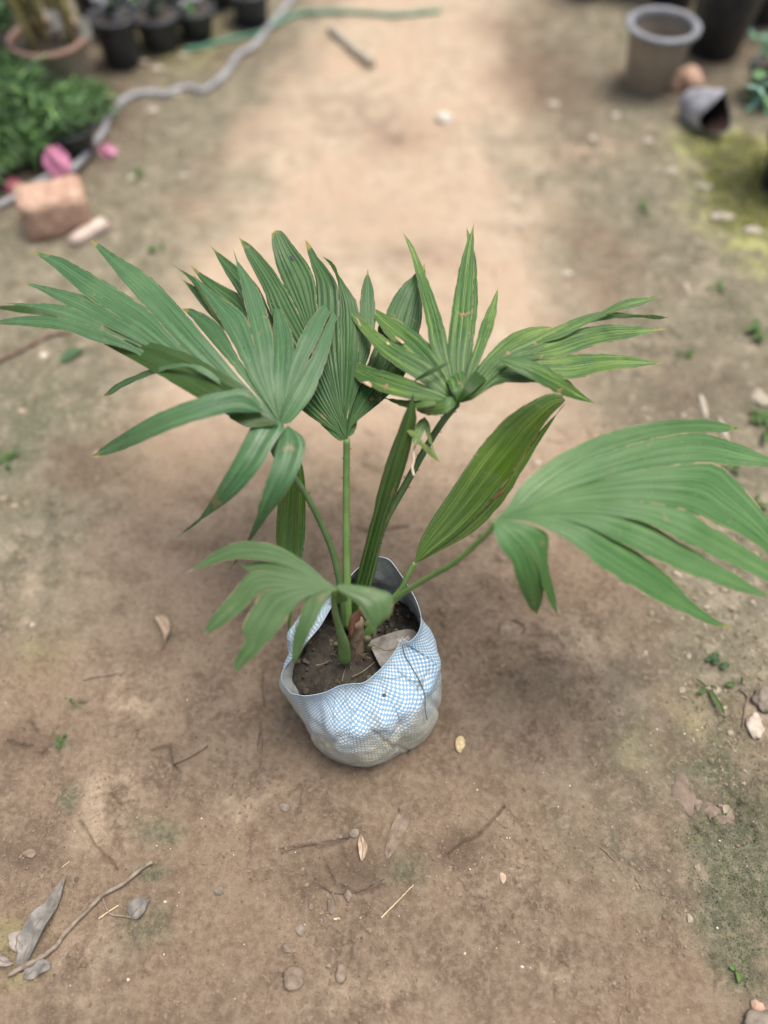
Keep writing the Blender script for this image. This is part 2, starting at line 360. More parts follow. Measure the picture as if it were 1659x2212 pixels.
# ---------------------------------------------------------------- woven sack
def sack_mat():
    m = N('woven_plastic', .42, .5); uv = m.coord('UV'); ob = m.coord()
    wob = m.n('ShaderNodeMapping', {'Vector': uv, 'Scale': (1, 1, 1)})
    ns = m.n('ShaderNodeTexNoise', {'Vector': ob, 'Scale': 26.0, 'Detail': 2.0})
    vec = m.n('ShaderNodeVectorMath', {0: wob.outputs[0], 1: m.n('ShaderNodeVectorMath', {0: ns.outputs['Color'], 1: (1.1, 1.1, 0)}, operation='MULTIPLY').outputs[0]}, operation='ADD').outputs[0]
    ck = m.n('ShaderNodeTexChecker', {'Vector': vec, 'Scale': 1.0, 'Color1': (1, 1, 1, 1), 'Color2': (0, 0, 0, 1)})
    big = m.noise(14, 4, .6, ob); fin = m.noise(70, 5, .6, ob)
    blue = m.mix(m.mapr(big, .35, .65), (.145, .35, .60), (.21, .43, .66))
    white = m.mix(m.mapr(fin, .4, .65), (.74, .76, .76), (.60, .64, .66))
    c = m.mix(ck.outputs[0], blue, white)
    # hairlines between the tapes
    sx = m.n('ShaderNodeSeparateXYZ', {0: vec})
    fr = m.math('ABSOLUTE', m.math('SUBTRACT', m.math('FRACT', sx.outputs[0]), .5)); fr2 = m.math('ABSOLUTE', m.math('SUBTRACT', m.math('FRACT', sx.outputs[1]), .5))
    gap = m.math('MAXIMUM', m.mapr(fr, .42, .5), m.mapr(fr2, .42, .5))
    c = m.mix(m.math('MULTIPLY', gap, .35), c, (.16, .25, .30))
    # mud and algae rising from the bottom
    z = m.n('ShaderNodeSeparateXYZ', {0: ob}).outputs[2]
    dz = m.math('ADD', z, m.math('MULTIPLY', m.math('SUBTRACT', big, .5), .15))
    dirt = m.math('MULTIPLY', m.mapr(dz, .165, .09), m.mapr(fin, .2, .55, .70, 1.0))
    dc = m.mix(m.mapr(fin, .35, .65), (.27, .235, .11), (.54, .48, .28))
    c = m.mix(m.math('MULTIPLY', dirt, m.math('SUBTRACT', .86, m.math('MULTIPLY', ck.outputs[0], .42))), c, dc)
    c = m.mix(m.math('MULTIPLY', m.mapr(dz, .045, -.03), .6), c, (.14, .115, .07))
    st = m.noise(34, 6, .7, ob)
    c = m.mix(m.math('MULTIPLY', m.mapr(st, .58, .72), .45), c, (.20, .19, .13))
    geo = m.n('ShaderNodeNewGeometry')
    ins = m.mix(.80, c, m.mix(m.mapr(fin, .35, .65), (.24, .24, .20), (.50, .50, .44)))
    ve = m.n('ShaderNodeTexVoronoi', {'Vector': m.n('ShaderNodeMapping', {'Vector': uv, 'Scale': (.085, .030, 1)}), 'Scale': 1.0}, feature='DISTANCE_TO_EDGE')
    c = m.mix(m.math('MULTIPLY', m.math('MULTIPLY', m.mapr(ve.outputs[0], .012, .004), m.mapr(big, .42, .55)), .5), c, (.10, .13, .12))
    m.col(m.mix(geo.outputs['Backfacing'], c, ins))
    h = m.math('ADD', m.math('MULTIPLY', ck.outputs[0], .5), m.math('MULTIPLY', gap, -1.0))
    b1 = m.bump(h, .8, .0012); m.bump(st, .6, .005, b1)
    return m.m
M_sack = sack_mat()
RIM = [z4(*p) for p in [(690,972),(640,905),(650,835),(700,770),(760,700),(850,598),(905,505),(955,420),(1000,345),(1050,285),(1100,245),(1150,218),(1195,208),(1245,228),
       (1300,300),(1345,370),(1390,450),(1416,530),(1416,590),(1390,650),(1345,684),(1310,668),(1285,715),(1230,795),(1160,865),(1095,912),(1030,918),(960,930),(900,958),(850,974),(770,986)]]
NB = 368
rp = crom(RIM + [RIM[0]], NB + 1)[:-1]
def rimz(y): return float(np.interp(y, [.40, .47, .54, .61], [.196, .218, .252, .272]))
rim3 = []
for u, v in rp:
    p = G(u, v, .22)
    for _ in range(6): p = G(u, v, rimz(p[1]))
    rim3.append(p)
rim3 = np.array(rim3); rc = np.array([-.045, .500])
phi = np.unwrap(np.arctan2(rim3[:, 1] - rc[1], rim3[:, 0] - rc[0]))
# even angles, same direction
def sack_pt(i, t):
    f = phi[i]; zr = rim3[i][2]
    T = [0, .05, .14, .3, .5, .7, .84, 1]
    rx = np.interp(t, T, [.102, .121, .128, .131, .130, .127, .124, .118]); ry = np.interp(t, T, [.094, .108, .115, .121, .126, .124, .116, .1])
    cx = np.interp(t, [0, .5, 1], [-.028, -.033, -.040]); cy = np.interp(t, [0, .5, 1], [.455, .474, .500])
    q = .9 + .1 * abs(math.cos(2 * f + .5))
    c, s = math.cos(f), math.sin(f)
    # folds gather under the rim and slump near the base
    wv = .0035 * math.sin(f * 7 + 1.5 * math.sin(3 * t)) * t + .0030 * math.sin(f * 17 + 5 * t) * t * t
    nz = float(fbm(np.array([f * 2.2 + 9]), np.array([t * 3.4]), 201, 2)[0] - .5) * .010 + float(fbm(np.array([f * 7 + 3]), np.array([t * 10 + f]), 211, 3)[0] - .5) * .007 * (.4 + .6 * t)
    # creases
    for (f0, t0, sl, wd, am) in ((-1.9, .62, .9, .05, .004), (-1.2, .45, -1.2, .04, .004), (-.9, .7, .5, .05, .005), (-2.4, .4, .4, .06, .004), (-.4, .5, -1.6, .07, .005), (-1.5, .25, .2, .04, .004)):
        ff = (f - f0 + math.pi) % (2 * math.pi) - math.pi
        if abs(ff) < .55: nz -= am * math.exp(-((t - t0 - sl * ff) / wd) ** 2) * math.cos(ff / .55 * math.pi / 2)
    r = wv + nz
    x = cx + (rx * q + r) * c; y = cy + (ry * q + r) * s
    b = float(sstep(.72, 1.0, np.array(t)))
    k = (1 - b)
    return np.array([x * k + rim3[i][0] * b, y * k + rim3[i][1] * b, t * zr - .006 * (1 - t)])
NT = 60; ts = np.linspace(0, 1, NT)
ring = [[sack_pt(i, t) for i in range(NB)] for t in ts]
# the loose sack corner that sticks out at the lower left
corner = G(*z4(600, 985), .10)
for k, t in enumerate(ts):
    for i in range(NB):
        p = ring[k][i]; ang = (phi[i] - R(187) + math.pi) % (2 * math.pi) - math.pi
        p[0] -= .020 * math.exp(-(ang / .16) ** 2) * math.exp(-((t - .5) / .18) ** 2)
A = np.array(ring)
arc = np.concatenate([np.zeros((1, NB)), np.cumsum(np.linalg.norm(np.diff(A, axis=0), axis=2), axis=0)])
av = arc.mean(1) / .0037
sb = MB(); rows = [[tuple(p) for p in r] + [tuple(r[0])] for r in ring]
uvs = [[(j / NB * 220, av[k]) for j in range(NB + 1)] for k in range(NT)]
sb.grid(rows[::1], uvs)
base = MB()
sackroot = empty('woven_sack', (-.03, .46, 0), 'blue and white checked woven plastic sack muddy at the bottom holding the palm', 'sack')
body = sb.build('sack_wall', M_sack, sackroot)
# bottom
bb = MB(); cen = (-.028, .455, -.008); bb.add([cen] + [tuple(p) for p in ring[0]], [(0, i + 1, (i + 1) % NB + 1) for i in range(NB)]); bb.build('sack_bottom', M_sack, sackroot)
# orientation: outward normals
def fix_out(o, c):
    me_ = o.data; n = 0
    for p in list(me_.polygons)[8000:12000:37]:
        n += 1 if (Vector(p.center) - Vector((c[0], c[1], p.center.z))).dot(p.normal) > 0 else -1
    if n < 0: me_.flip_normals()
fix_out(body, (-.035, .475))
M_hem = simple('hem_tape', (.55, .66, .72), (.36, .47, .54), 60, .5)
hm = MB(); hm.tube([tuple(p + np.array([0, 0, .0005])) for p in rim3] + [tuple(rim3[0] + np.array([0, 0, .0005]))], .0005, 5); hm.build('cut_rim', M_hem, sackroot)
# seam thread and the frayed tuft at its top
def on_sack(u, v, off=.0015):
    o = np.array([0, 0, CAMH]); r = ray(u, v); best = None
    Pn = A.reshape(-1, 3); d = Pn - o; L = r / np.linalg.norm(r); tt = d @ L
    per = np.linalg.norm(d - tt[:, None] * L, axis=1)
    m = per < .0045
    if not m.any(): k = per.argmin(); return Pn[k] - L * off
    k = np.where(m)[0][tt[m].argmin()]; return o + L * (tt[k] - off)
M_thread = simple('dark_thread', (.06, .085, .07), (.11, .13, .1), 90, .8)
M_fray = simple('frayed_fibre', (.7, .68, .66), (.55, .5, .48), 90, .8)
th = MB(); th.tube(crom([on_sack(*z4(*p)) for p in [(1313,700),(1330,760),(1375,840),(1415,910),(1440,980),(1442,1060),(1452,1120)]], 40), .0007, 5); th.build('seam_thread', M_thread, sackroot)
fr = MB(); tf = on_sack(*z4(1315, 690))
for k in range(16):
    a = random.uniform(0, 6.28); l = random.uniform(.006, .016)
    pts = [tf + np.array([math.cos(a) * l * s, math.sin(a) * l * s * .6, l * .9 * s - 14 * l * l * s * s * .5]) + np.array([random.gauss(0, .0008) for _ in range(3)]) for s in np.linspace(0, 1, 6)]
    fr.tube(pts, .00028, 4)
fr.build('frayed_tuft', M_fray, sackroot)
for (a, b_) in ((z4(1000, 940), z4(1060, 1060)), (z4(940, 985), z4(925, 1040))):
    pass
# potting soil, filling the sack to a few centimetres under the rim
ZS = .170
edge = []
for i in range(NB):
    zs = A[:, i, 2]; k = np.interp(ZS, zs, np.arange(NT)); k0 = int(k); f = k - k0
    edge.append(A[k0, i] * (1 - f) + A[min(k0 + 1, NT - 1), i] * f)
edge = np.array(edge); sc_ = np.array([-.04, .485, ZS]); so_ = MB(); NR = 64
rows = []
for k in range(NR):
    s = k / (NR - 1); row = []
    for i in range(0, NB, 2):
        p = sc_ + (edge[i] - sc_) * (s * .992); x, y = p[0], p[1]
        h = .012 * (fbm(np.array([x * 30]), np.array([y * 30]), 301, 4)[0] - .5) + .010 * sstep(.5, .8, fbm(np.array([x * 80]), np.array([y * 80]), 311, 3)[0]) * (0.3 + sstep(.47, .53, y))
        h += .014 * math.exp(-((x + .055) ** 2 + (y - .485) ** 2) / .0012) - .006 * s ** 4
        row.append((x, y, ZS + float(h)))
    rows.append(row)
so_.grid(rows, close=True)
ms = N('potting_soil', .95, .2); ob = ms.coord(); f1 = ms.noise(60, 6, .65, ob); f2 = ms.noise(260, 4, .7, ob)
c_ = ms.mix(ms.mapr(ms.noise(12, 3, .5, ob), .4, .6), (.026, .023, .018), (.058, .050, .040)); c_ = ms.mix(ms.math('MULTIPLY', ms.mapr(f1, .5, .7), .6), c_, (.10, .088, .072)); c_ = ms.mix(ms.math('MULTIPLY', ms.mapr(f2, .6, .75), .5), c_, (.30, .27, .22))
ms.col(c_); b1_ = ms.bump(f1, .8, .004); ms.bump(f2, .6, .001, b1_)
so_.build('potting_soil', ms.m, sackroot)
M_clod = simple('soil_clod', (.055, .045, .035), (.11, .093, .073), 120, .95, .8, .002)
def lump(mb, c, r, sx=1, sy=1, sz=.7, seed=0, mi=0, lv=10, rough=.35):
    rows = []
    for i in range(lv + 1):
        th_ = math.pi * i / lv; row = []
        for j in range(lv * 2):
            ph = 2 * math.pi * j / (lv * 2); d = np.array([math.sin(th_) * math.cos(ph), math.sin(th_) * math.sin(ph), math.cos(th_)])
            n_ = float(fbm(np.array([d[0] * 1.6 + d[2] * 1.1 + seed * 3.7]), np.array([d[1] * 1.6 - d[2] * .9 + seed]), seed, 3)[0] - .5) * 2
            q = r * (1 + rough * n_)
            row.append((c[0] + d[0] * q * sx, c[1] + d[1] * q * sy, c[2] + d[2] * q * sz))
        rows.append(row)
    mb.grid(rows, close=True, mi=mi)
cl = MB(); rr = random.Random(3)
for k in range(150):
    a = rr.uniform(0, 6.28); s = math.sqrt(rr.random()) * .9; e = edge[int((a / 6.2832) * NB) % NB]; p = sc_ + (e - sc_) * s
    if p[1] < .5 and rr.random() < .75: continue
    lump(cl, (p[0], p[1], ZS + .004), rr.uniform(.002, .006), seed=k, lv=5)
tag(cl.build('soil_crumbs', M_clod, sackroot), kind='stuff')

# ---------------------------------------------------------------- the palm
palm = empty('fan_palm', (-.05, .485, ZS), 'young fan palm with toothed stalks and broad pleated leaves growing in the woven sack', 'palm')
GREENU = (.075, .125, .018)
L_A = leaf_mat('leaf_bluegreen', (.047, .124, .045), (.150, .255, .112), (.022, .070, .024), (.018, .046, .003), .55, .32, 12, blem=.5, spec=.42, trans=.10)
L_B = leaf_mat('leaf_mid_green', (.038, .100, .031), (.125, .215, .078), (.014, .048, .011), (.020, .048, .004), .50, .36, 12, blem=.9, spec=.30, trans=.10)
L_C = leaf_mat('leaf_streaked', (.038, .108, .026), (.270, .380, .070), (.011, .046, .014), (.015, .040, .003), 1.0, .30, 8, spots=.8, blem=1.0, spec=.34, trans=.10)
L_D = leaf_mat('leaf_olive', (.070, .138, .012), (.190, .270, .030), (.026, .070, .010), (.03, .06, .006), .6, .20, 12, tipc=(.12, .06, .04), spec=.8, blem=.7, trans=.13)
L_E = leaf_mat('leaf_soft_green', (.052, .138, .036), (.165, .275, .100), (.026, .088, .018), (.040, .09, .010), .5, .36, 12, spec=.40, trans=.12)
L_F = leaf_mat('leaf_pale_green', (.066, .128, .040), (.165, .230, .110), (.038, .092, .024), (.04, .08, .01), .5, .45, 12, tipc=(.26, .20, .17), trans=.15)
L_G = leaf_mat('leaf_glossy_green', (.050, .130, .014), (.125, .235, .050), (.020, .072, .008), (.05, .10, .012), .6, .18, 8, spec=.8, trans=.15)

WT = fbm(*np.meshgrid(np.arange(0, 60, .25), np.arange(-10, 50, .25)), 611, 3)
def wav(x, y):
    a = min(max(x * 4, 0), 238.9); b = min(max((y + 10) * 4, 0), 238.9); i = int(a); j = int(b); a -= i; b -= j
    return (WT[j, i] * (1-a) + WT[j, i+1] * a) * (1-b) + (WT[j+1, i] * (1-a) + WT[j+1, i+1] * a) * b
def lean(v): return .045 * min(max((1420 - v) / 450, 0), 1)
def blade(name, mat, frame, hub, dfun, leaflets, label=None, NRW=30, parent=None, ampd=.22):
    """a pleated blade: each leaflet is given by its two traced edges; depth comes from a tilted sheet that bends away towards the tips"""
    mb = MB(); hub = frame(*hub)
    for q in leaflets:
        h0 = frame(*q['s']) if 's' in q else hub
        tip = frame(*q['t']); Lp = crom([h0] + [frame(*p) for p in q['L']] + [tip], NRW); Rp = crom([h0] + [frame(*p) for p in q['R']] + [tip], NRW)
        pl = q.get('p', 2); nc = pl * 6 + 1; dt = q.get('dt', 0.0); ds = q.get('ds', 0.0); arch = q.get('arch', 0.0); amp = q.get('amp', ampd); dm = q.get('dm', 0.0)
        rows = []; uv = []; rk = random.Random(name + str(q['t'])); pj = [0] + [k + rk.uniform(-.22, .22) for k in range(1, pl)] + [pl]
        pa = [rk.uniform(.65, 1.25) for _ in range(pl + 1)]; w0 = rk.uniform(0, 9)
        for i in range(NRW):
            s = i / (NRW - 1); l, r_ = Lp[i], Rp[i]
            if s > .7: k_ = .20 * ((s - .7) / .3); l, r_ = l * (1 - k_) + r_ * k_, r_ * (1 - k_) + l * k_
            wpx = np.linalg.norm(r_ - l)
            ex = (min(1.4, wpx * .06) + (rk.random() ** 4) * -2.2 * (s > .35)) / max(wpx, 1e-6) if 0 < i < NRW - 1 else 0
            row = []; ur = []
            for j in range(nc):
                kk = j // 6; c = (pj[kk] + (pj[min(kk + 1, pl)] - pj[kk]) * ((j % 6) / 6)) / pl if kk < pl else 1.0; cc = c * (1 + 2 * ex) - ex; p = l * (1 - cc) + r_ * cc
                d = dfun(p[0], p[1], s) + dt * s * s + ds * (1 - s) + dm * math.sin(math.pi * s)
                d += lean(p[1]); wm = wpx / F * d
                ph = (j % 6) / 6; tri = 1 - abs(2 * ph - 1)          # one fold per pleat
                d += (wav(p[0] / 95 + w0, p[1] / 95) - .5) * .022 * s * (1 if name == 'leaf_blade' else .3)
                d -= amp * pa[min(kk, pl)] * wm / pl * (tri - .5) * min(1, 1.3 * (1 - s) ** 1.2 + .12)
                d += arch * wm * (1 - 4 * (c - .5) ** 2)
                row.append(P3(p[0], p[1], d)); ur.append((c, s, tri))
            rows.append(row); uv.append(ur)
        # make the upper side the front side
        a = np.array(rows[NRW // 2][0]); b = np.array(rows[NRW // 2][-1]); c = np.array(rows[NRW // 2 + 3][nc // 2])
        nrm = np.cross(b - a, c - a); facing = nrm @ (np.array([0, 0, CAMH]) - a) > 0
        if q.get('back', False): facing = not facing
        if not facing: rows = [r_[::-1] for r_ in rows]; uv = [r_[::-1] for r_ in uv]
        for h in range(0, nc - 1, 3):                    # each flank of a fold keeps its own normals, so the creases stay sharp
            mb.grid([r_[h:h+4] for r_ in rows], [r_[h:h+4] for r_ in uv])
    o = mb.build(name, mat, parent or palm)
    if label: o['label'] = label
    return o
def stalk(name, mat, frame, pts, rads, thorns=0, label=None, side=1.0, flat=.75, n=40):
    P = crom([(*frame(u, v), d, r) for (u, v, d), r in zip(pts, rads)], n)
    q = [P3(a[0], a[1], a[2] + lean(a[1])) for a in P]; mb = MB(); mb.tube(q, [a[3] for a in P], 10, flat=flat)
    rt = random.Random(len(name) + int(pts[0][0]))
    for k in range(thorns):
        i = int((k + .5 + rt.uniform(-.3, .3)) / thorns * (n - 2)) + 1; sgn = -1 if k % 2 else 1
        t = q[min(i + 1, n - 1)] - q[i - 1]; t /= np.linalg.norm(t); view = q[i] - np.array([0, 0, CAMH]); view /= np.linalg.norm(view)
        sd_ = np.cross(t, view); sd_ /= np.linalg.norm(sd_); b = q[i] + sd_ * sgn * P[i][3] * .9; L = .0032 * rt.uniform(.7, 1.4)
        mb.tube([b, b + sd_ * sgn * L * .6, b + sd_ * sgn * L - t * L * .5], [.0010, .0007, .0001], 5, mi=1)
    o = mb.build(name, [mat, M_thorn], palm)
    if label: o['label'] = label
    return o
M_thorn = simple('thorn_brown', (.07, .03, .015), (.13, .06, .03), 80, .5)
M_stk = simple('stalk_green', (.080, .155, .040), (.13, .22, .065), 25, .4, .15, .001)
M_stkd = simple('stalk_dark', (.042, .080, .026), (.075, .125, .040), 25, .4, .15, .001)

# ---- the tall leaf behind, in the middle (its fan faces the camera)
def dB(u, v, s): return 1.10 - .13 * (v - 950) / 1000 + .05 * abs(u - 750) / 400 + .03 * s * s
def zz(x, y): return ((x - 674) / K1, (y - 466.6) / K1)       # display -> z2 frame
def y1(*L): return [tuple(np.round(zz(*z1(*p)), 1)) for p in L]  # z1 frame -> z2 frame
def y5(x, y): return zz((600 + x * 700 / 1659) * .86406, (500 + y * 700 / 1659) * .86406)   # centre close-up -> z2
def c5(*L): return [tuple(np.round(y5(*p), 1)) for p in L]
hubB = (160, 1030)
S_b = dict(zip('abcdefghij', [c5(p)[0] for p in [(-130,760),(0,560),(170,560),(235,450),(440,660),(590,520),(705,600),(865,660),(1060,560),(330,820)]]))
Bl = [
 dict(t=y1((755,200))[0], L=y1((1400,900),(1180,680),(1000,480),(870,290)), R=y1((1440,900),(1290,700),(1080,480),(950,320),(895,280)), p=1, dt=.05),
 dict(t=y1((838,290))[0], L=y1((1400,890),(1150,640),(960,450),(900,380)), R=y1((1420,890),(1200,640),(1010,440),(930,340)), p=1, dt=.05, ds=.01),
 dict(t=y1((880,228))[0], L=y1((1370,860),(1130,560),(1000,400),(920,300)), R=y1((1440,800),(1300,640),(1190,490),(1130,380),(1000,300)), p=2, dt=.05),
 dict(t=y1((965,130))[0], L=y1((1430,850),(1240,620),(1120,400),(1020,240)), R=y1((1470,820),(1350,600),(1260,480),(1180,310),(1090,225)), p=2, dt=.04),
 dict(t=y1((1100,98))[0], L=y1((1450,830),(1360,640),(1260,470),(1215,350),(1130,190)), R=c5((600,1300),(500,1000),(380,740),(240,470),(180,380),(120,310),(70,260)), p=3),
 dict(t=c5((212,178))[0], L=c5((590,1300),(480,1000),(378,740),(235,460),(195,370),(172,270),(178,195)), R=c5((605,1300),(530,1000),(470,760),(445,480),(400,360),(330,260),(270,185)), p=3),
 dict(t=c5((385,235))[0], L=c5((600,1300),(520,1000),(460,730),(445,480),(395,330)), R=c5((615,1300),(590,1000),(585,700),(580,520),(540,430),(480,350),(430,270)), p=2),
 dict(t=c5((485,332))[0], s=c5((590,520))[0], L=c5((560,430),(520,370)), R=c5((585,450),(550,370)), p=1, back=True),
 dict(t=c5((568,410))[0], L=c5((610,1300),(590,1000),(580,700),(575,520)), R=c5((630,1300),(690,1000),(712,760),(700,610),(660,540),(610,470)), p=3),
 dict(t=c5((758,405))[0], L=c5((635,1300),(690,1000),(710,760),(705,580),(725,480)), R=c5((640,1300),(740,1000),(790,800),(805,640),(795,520)), p=2),
 dict(t=c5((860,690))[0], L=c5((640,1300),(745,1000),(800,860),(815,740)), R=c5((660,1310),(790,1050),(860,900),(880,780)), p=2, ds=.012),
 dict(t=c5((1095,375))[0], L=c5((650,1310),(740,1080),(830,850),(870,650),(950,500),(1030,430)), R=c5((670,1330),(860,1170),(970,1040),(1040,870),(1085,660),(1110,450)), p=6),
 dict(t=c5((700,1290))[0], s=c5((632,1415))[0], L=c5((655,1330)), R=c5((680,1370)), p=1),
]
# fused lower part of the fan: closes the left side down to the hub
Bl += [dict(t=y1((1395,880))[0], L=y1((1560,1030),(1480,960),(1430,910)), R=y1((1585,960),(1560,850),(1500,780),(1430,800)), p=4, ds=-.002),
       dict(t=y1((1440,780))[0], L=y1((1570,980),(1520,880)), R=y1((1600,960),(1580,820),(1540,700),(1480,680)), p=3, ds=-.003)]
blade('leaf_blade', L_B, z2, hubB, dB, [dict(q, p=q['p'] * 2) for q in Bl], 'tall pleated blade in the middle of the palm, its fan upright', ampd=.38)
stalk('leaf_stalk', M_stk, z2, [(160,1028,1.10),(158,1200,1.13),(158,1400,1.16),(160,1660,1.20),(166,1900,1.25)], [.0052,.0052,.0056,.0066,.0085], 16, 'straight pale green stalk of the middle blade')

# ---- streaked leaf right of the middle, seen from above
def dC(u, v, s): return 1.065 - .30 * (v - 870) / 1000 + .00 * abs(u - 986) / 400 - .02 * math.sin(math.pi * min(s * 1.3, 1)) + .04 * s * s
hubC = (665, 862)
Cl = [
 dict(t=(80,636), L=[(600,858),(400,832),(240,772),(150,705)], R=[(600,820),(520,782),(400,735),(250,690),(160,655)], p=2, dt=.03),
 dict(t=(83,368), L=[(630,840),(470,742),(330,645),(220,520),(150,430)], R=[(640,810),(560,690),(480,640),(350,572),(240,480),(140,400)], p=2, dt=.0),
 dict(t=(215,386), L=[(640,830),(520,720),(430,640),(330,530),(260,440)], R=[(650,800),(590,660),(520,570),(430,500),(320,440),(270,410)], p=2, dt=.01),
 dict(t=(415,72), L=[(650,800),(580,680),(545,590),(510,400),(460,200)], R=[(655,780),(630,640),(605,500),(560,370),(500,210),(465,130)], p=2, dt=.0),
 dict(t=(706,30), L=[(700,600),(715,300),(710,100)], R=[(755,500),(760,250),(740,110)], p=1, ds=.02, dt=.02),
 dict(t=(748,26), L=[(655,790),(628,640),(640,480),(668,300),(700,140)], R=[(690,800),(715,640),(735,480),(745,300),(752,150)], p=3),
 dict(t=(757,190), L=[(700,700),(730,480),(745,300)], R=[(715,760),(752,520),(760,300)], p=1, ds=.01),
 dict(t=(860,320), L=[(690,820),(720,700),(755,590),(790,470),(835,370)], R=[(700,810),(750,720),(800,600),(845,480),(858,400)], p=2),
 # curled leaflet in front, and its folded-over end
 dict(t=(590,690), L=[(655,830),(620,760),(590,720)], R=[(700,800),(705,740),(680,690),(640,672)], p=2, ds=-.010, dt=-.015),
 dict(t=(300,836), s=(640,672), L=[(560,700),(500,735),(440,780),(360,805)], R=[(600,700),(540,732),(470,765),(390,810)], p=1, dt=.02, ds=-.035),
 dict(t=(470,888), L=[(640,835),(600,850),(530,868)], R=[(655,880),(610,910),(540,917),(490,905)], p=1, ds=-.02, dt=.015),
 dict(t=(275,815), L=[(600,868),(450,885),(350,850)], R=[(600,855),(450,850),(350,838)], p=1, dt=.04),
 # right half
 dict(t=(1115,516), L=[(690,830),(780,680),(850,600),(920,545),(1010,508),(1080,505)], R=[(700,840),(810,700),(900,640),(1000,580),(1080,540)], p=2, dt=.02),
 dict(t=(1622,368), s=(900,620), L=[(1150,530),(1300,460),(1390,410),(1480,375)], R=[(1150,560),(1290,485),(1400,440),(1520,415)], p=2, dt=.04, back=False, ds=.012),
 dict(t=(1555,462), L=[(700,840),(850,660),(1000,570),(1150,500),(1290,448),(1400,440)], R=[(720,850),(900,680),(1060,620),(1180,545),(1270,495),(1400,475)], p=2, dt=.03),
 dict(t=(1645,467), s=(1350,450), L=[(1450,452),(1520,455),(1600,458)], R=[(1420,470),(1520,468),(1600,478)], p=1, ds=.012, dt=.06, back=True),
 dict(t=(1636,520), L=[(700,845),(900,650),(1050,590),(1200,530),(1350,500),(1450,497)], R=[(720,850),(920,680),(1150,650),(1300,595),(1450,570),(1560,545)], p=2, dt=.03),
 dict(t=(1618,678), L=[(720,850),(900,690),(1100,650),(1300,636),(1440,636)], R=[(730,850),(880,760),(1050,740),(1190,752),(1330,720),(1480,705)], p=2, dt=.04, ds=.004),
 dict(t=(1300,720), L=[(740,830),(900,740),(1100,720)], R=[(690,850),(800,795),(900,768),(1030,766),(1180,752)], p=3, ds=-.006, dt=.012, back=True),
 dict(t=(858,660), L=[(680,830),(720,760),(770,690),(820,668)], R=[(690,850),(760,790),(830,730)], p=3, dt=-.02, ds=-.012, back=True),
 dict(t=(1308,866), s=(856,656), L=[(940,650),(1050,680),(1150,735),(1240,810)], R=[(900,692),(1000,745),(1100,800),(1200,842)], p=1, dt=.03, ds=-.03),
]
blade('leaf_blade', L_C, z2, hubC, dC, Cl, 'yellow streaked blade with browned nicks, spread flat above the right stalk')
stalk('leaf_stalk', M_stkd, z2, [(665,868,1.067),(600,950,1.09),(530,1060,1.11),(430,1240,1.14),(340,1400,1.165),(290,1540,1.19),(230,1720,1.22),(190,1900,1.25)], [.0055,.0055,.0055,.006,.006,.0065,.007,.008], 22, 'dark toothed stalk leaning right')
def dD(u, v, s): return 1.175 - .10 * (1220 - v) / 360
M_scar = simple('dried_scar', (.30, .17, .11), (.50, .36, .26), 150, .8, .5, .001); M_scard = simple('dark_scar', (.02, .015, .03), (.05, .03, .06), 150, .6, .3, .001)
def scar(pts, d, mat):
    q = [z2(*p) for p in pts]; cx, cy = np.mean([a[0] for a in q]), np.mean([a[1] for a in q]); mb = MB()
    V = [P3(cx, cy, d(cx, cy, .6) + lean(cy) - .006)]; m_ = len(q)
    for a in q: V.append(P3(a[0], a[1], d(a[0], a[1], .6) + lean(a[1]) - .005))
    for a in q: V.append(P3(a[0], a[1], d(a[0], a[1], .6) + lean(a[1]) - .004))
    mb.add(V, [(0, i + 1, (i + 1) % m_ + 1) for i in range(m_)] + [(i + 1, m_ + i + 1, m_ + (i + 1) % m_ + 1, (i + 1) % m_ + 1) for i in range(m_)]); mb.build('leaf_scar', mat, palm, smooth=False)
for P_ in ([(345,575),(360,590),(395,608),(380,612),(352,598),(342,585)], [(380,555),(400,560),(428,585),(415,588),(392,570)], [(708,442),(722,440),(728,465),(720,478),(710,462)], [(590,662),(615,658),(640,668),(612,674),(592,670)], [(232,764),(262,762),(276,775),(272,790),(252,778)], [(858,658),(885,664),(878,676),(862,670)], [(205,463),(216,480),(226,510),(216,500),(208,480)]): scar(P_, lambda u, v, s_: dC(u, v, s_) - .002, M_scar)
scar([y5(292,332), y5(306,330), y5(320,345), y5(322,362), y5(310,366), y5(298,352)], lambda u, v, s_: dB(u, v, s_) - .006, M_scard)
scar([(835,1300),(860,1268),(885,1258),(892,1265),(870,1290),(845,1310)], lambda u, v, s_: dD(u, v, s_) - .012, simple('brown_scar', (.06, .035, .01), (.12, .07, .02), 150, .6))
hb = MB(); lump(hb, P3(*z2(662, 868), 1.067 + lean(870)), .007, seed=4, lv=8); hb.build('leaf_joint', simple('joint_dark', (.03, .05, .02), (.06, .07, .03), 60, .6), palm)

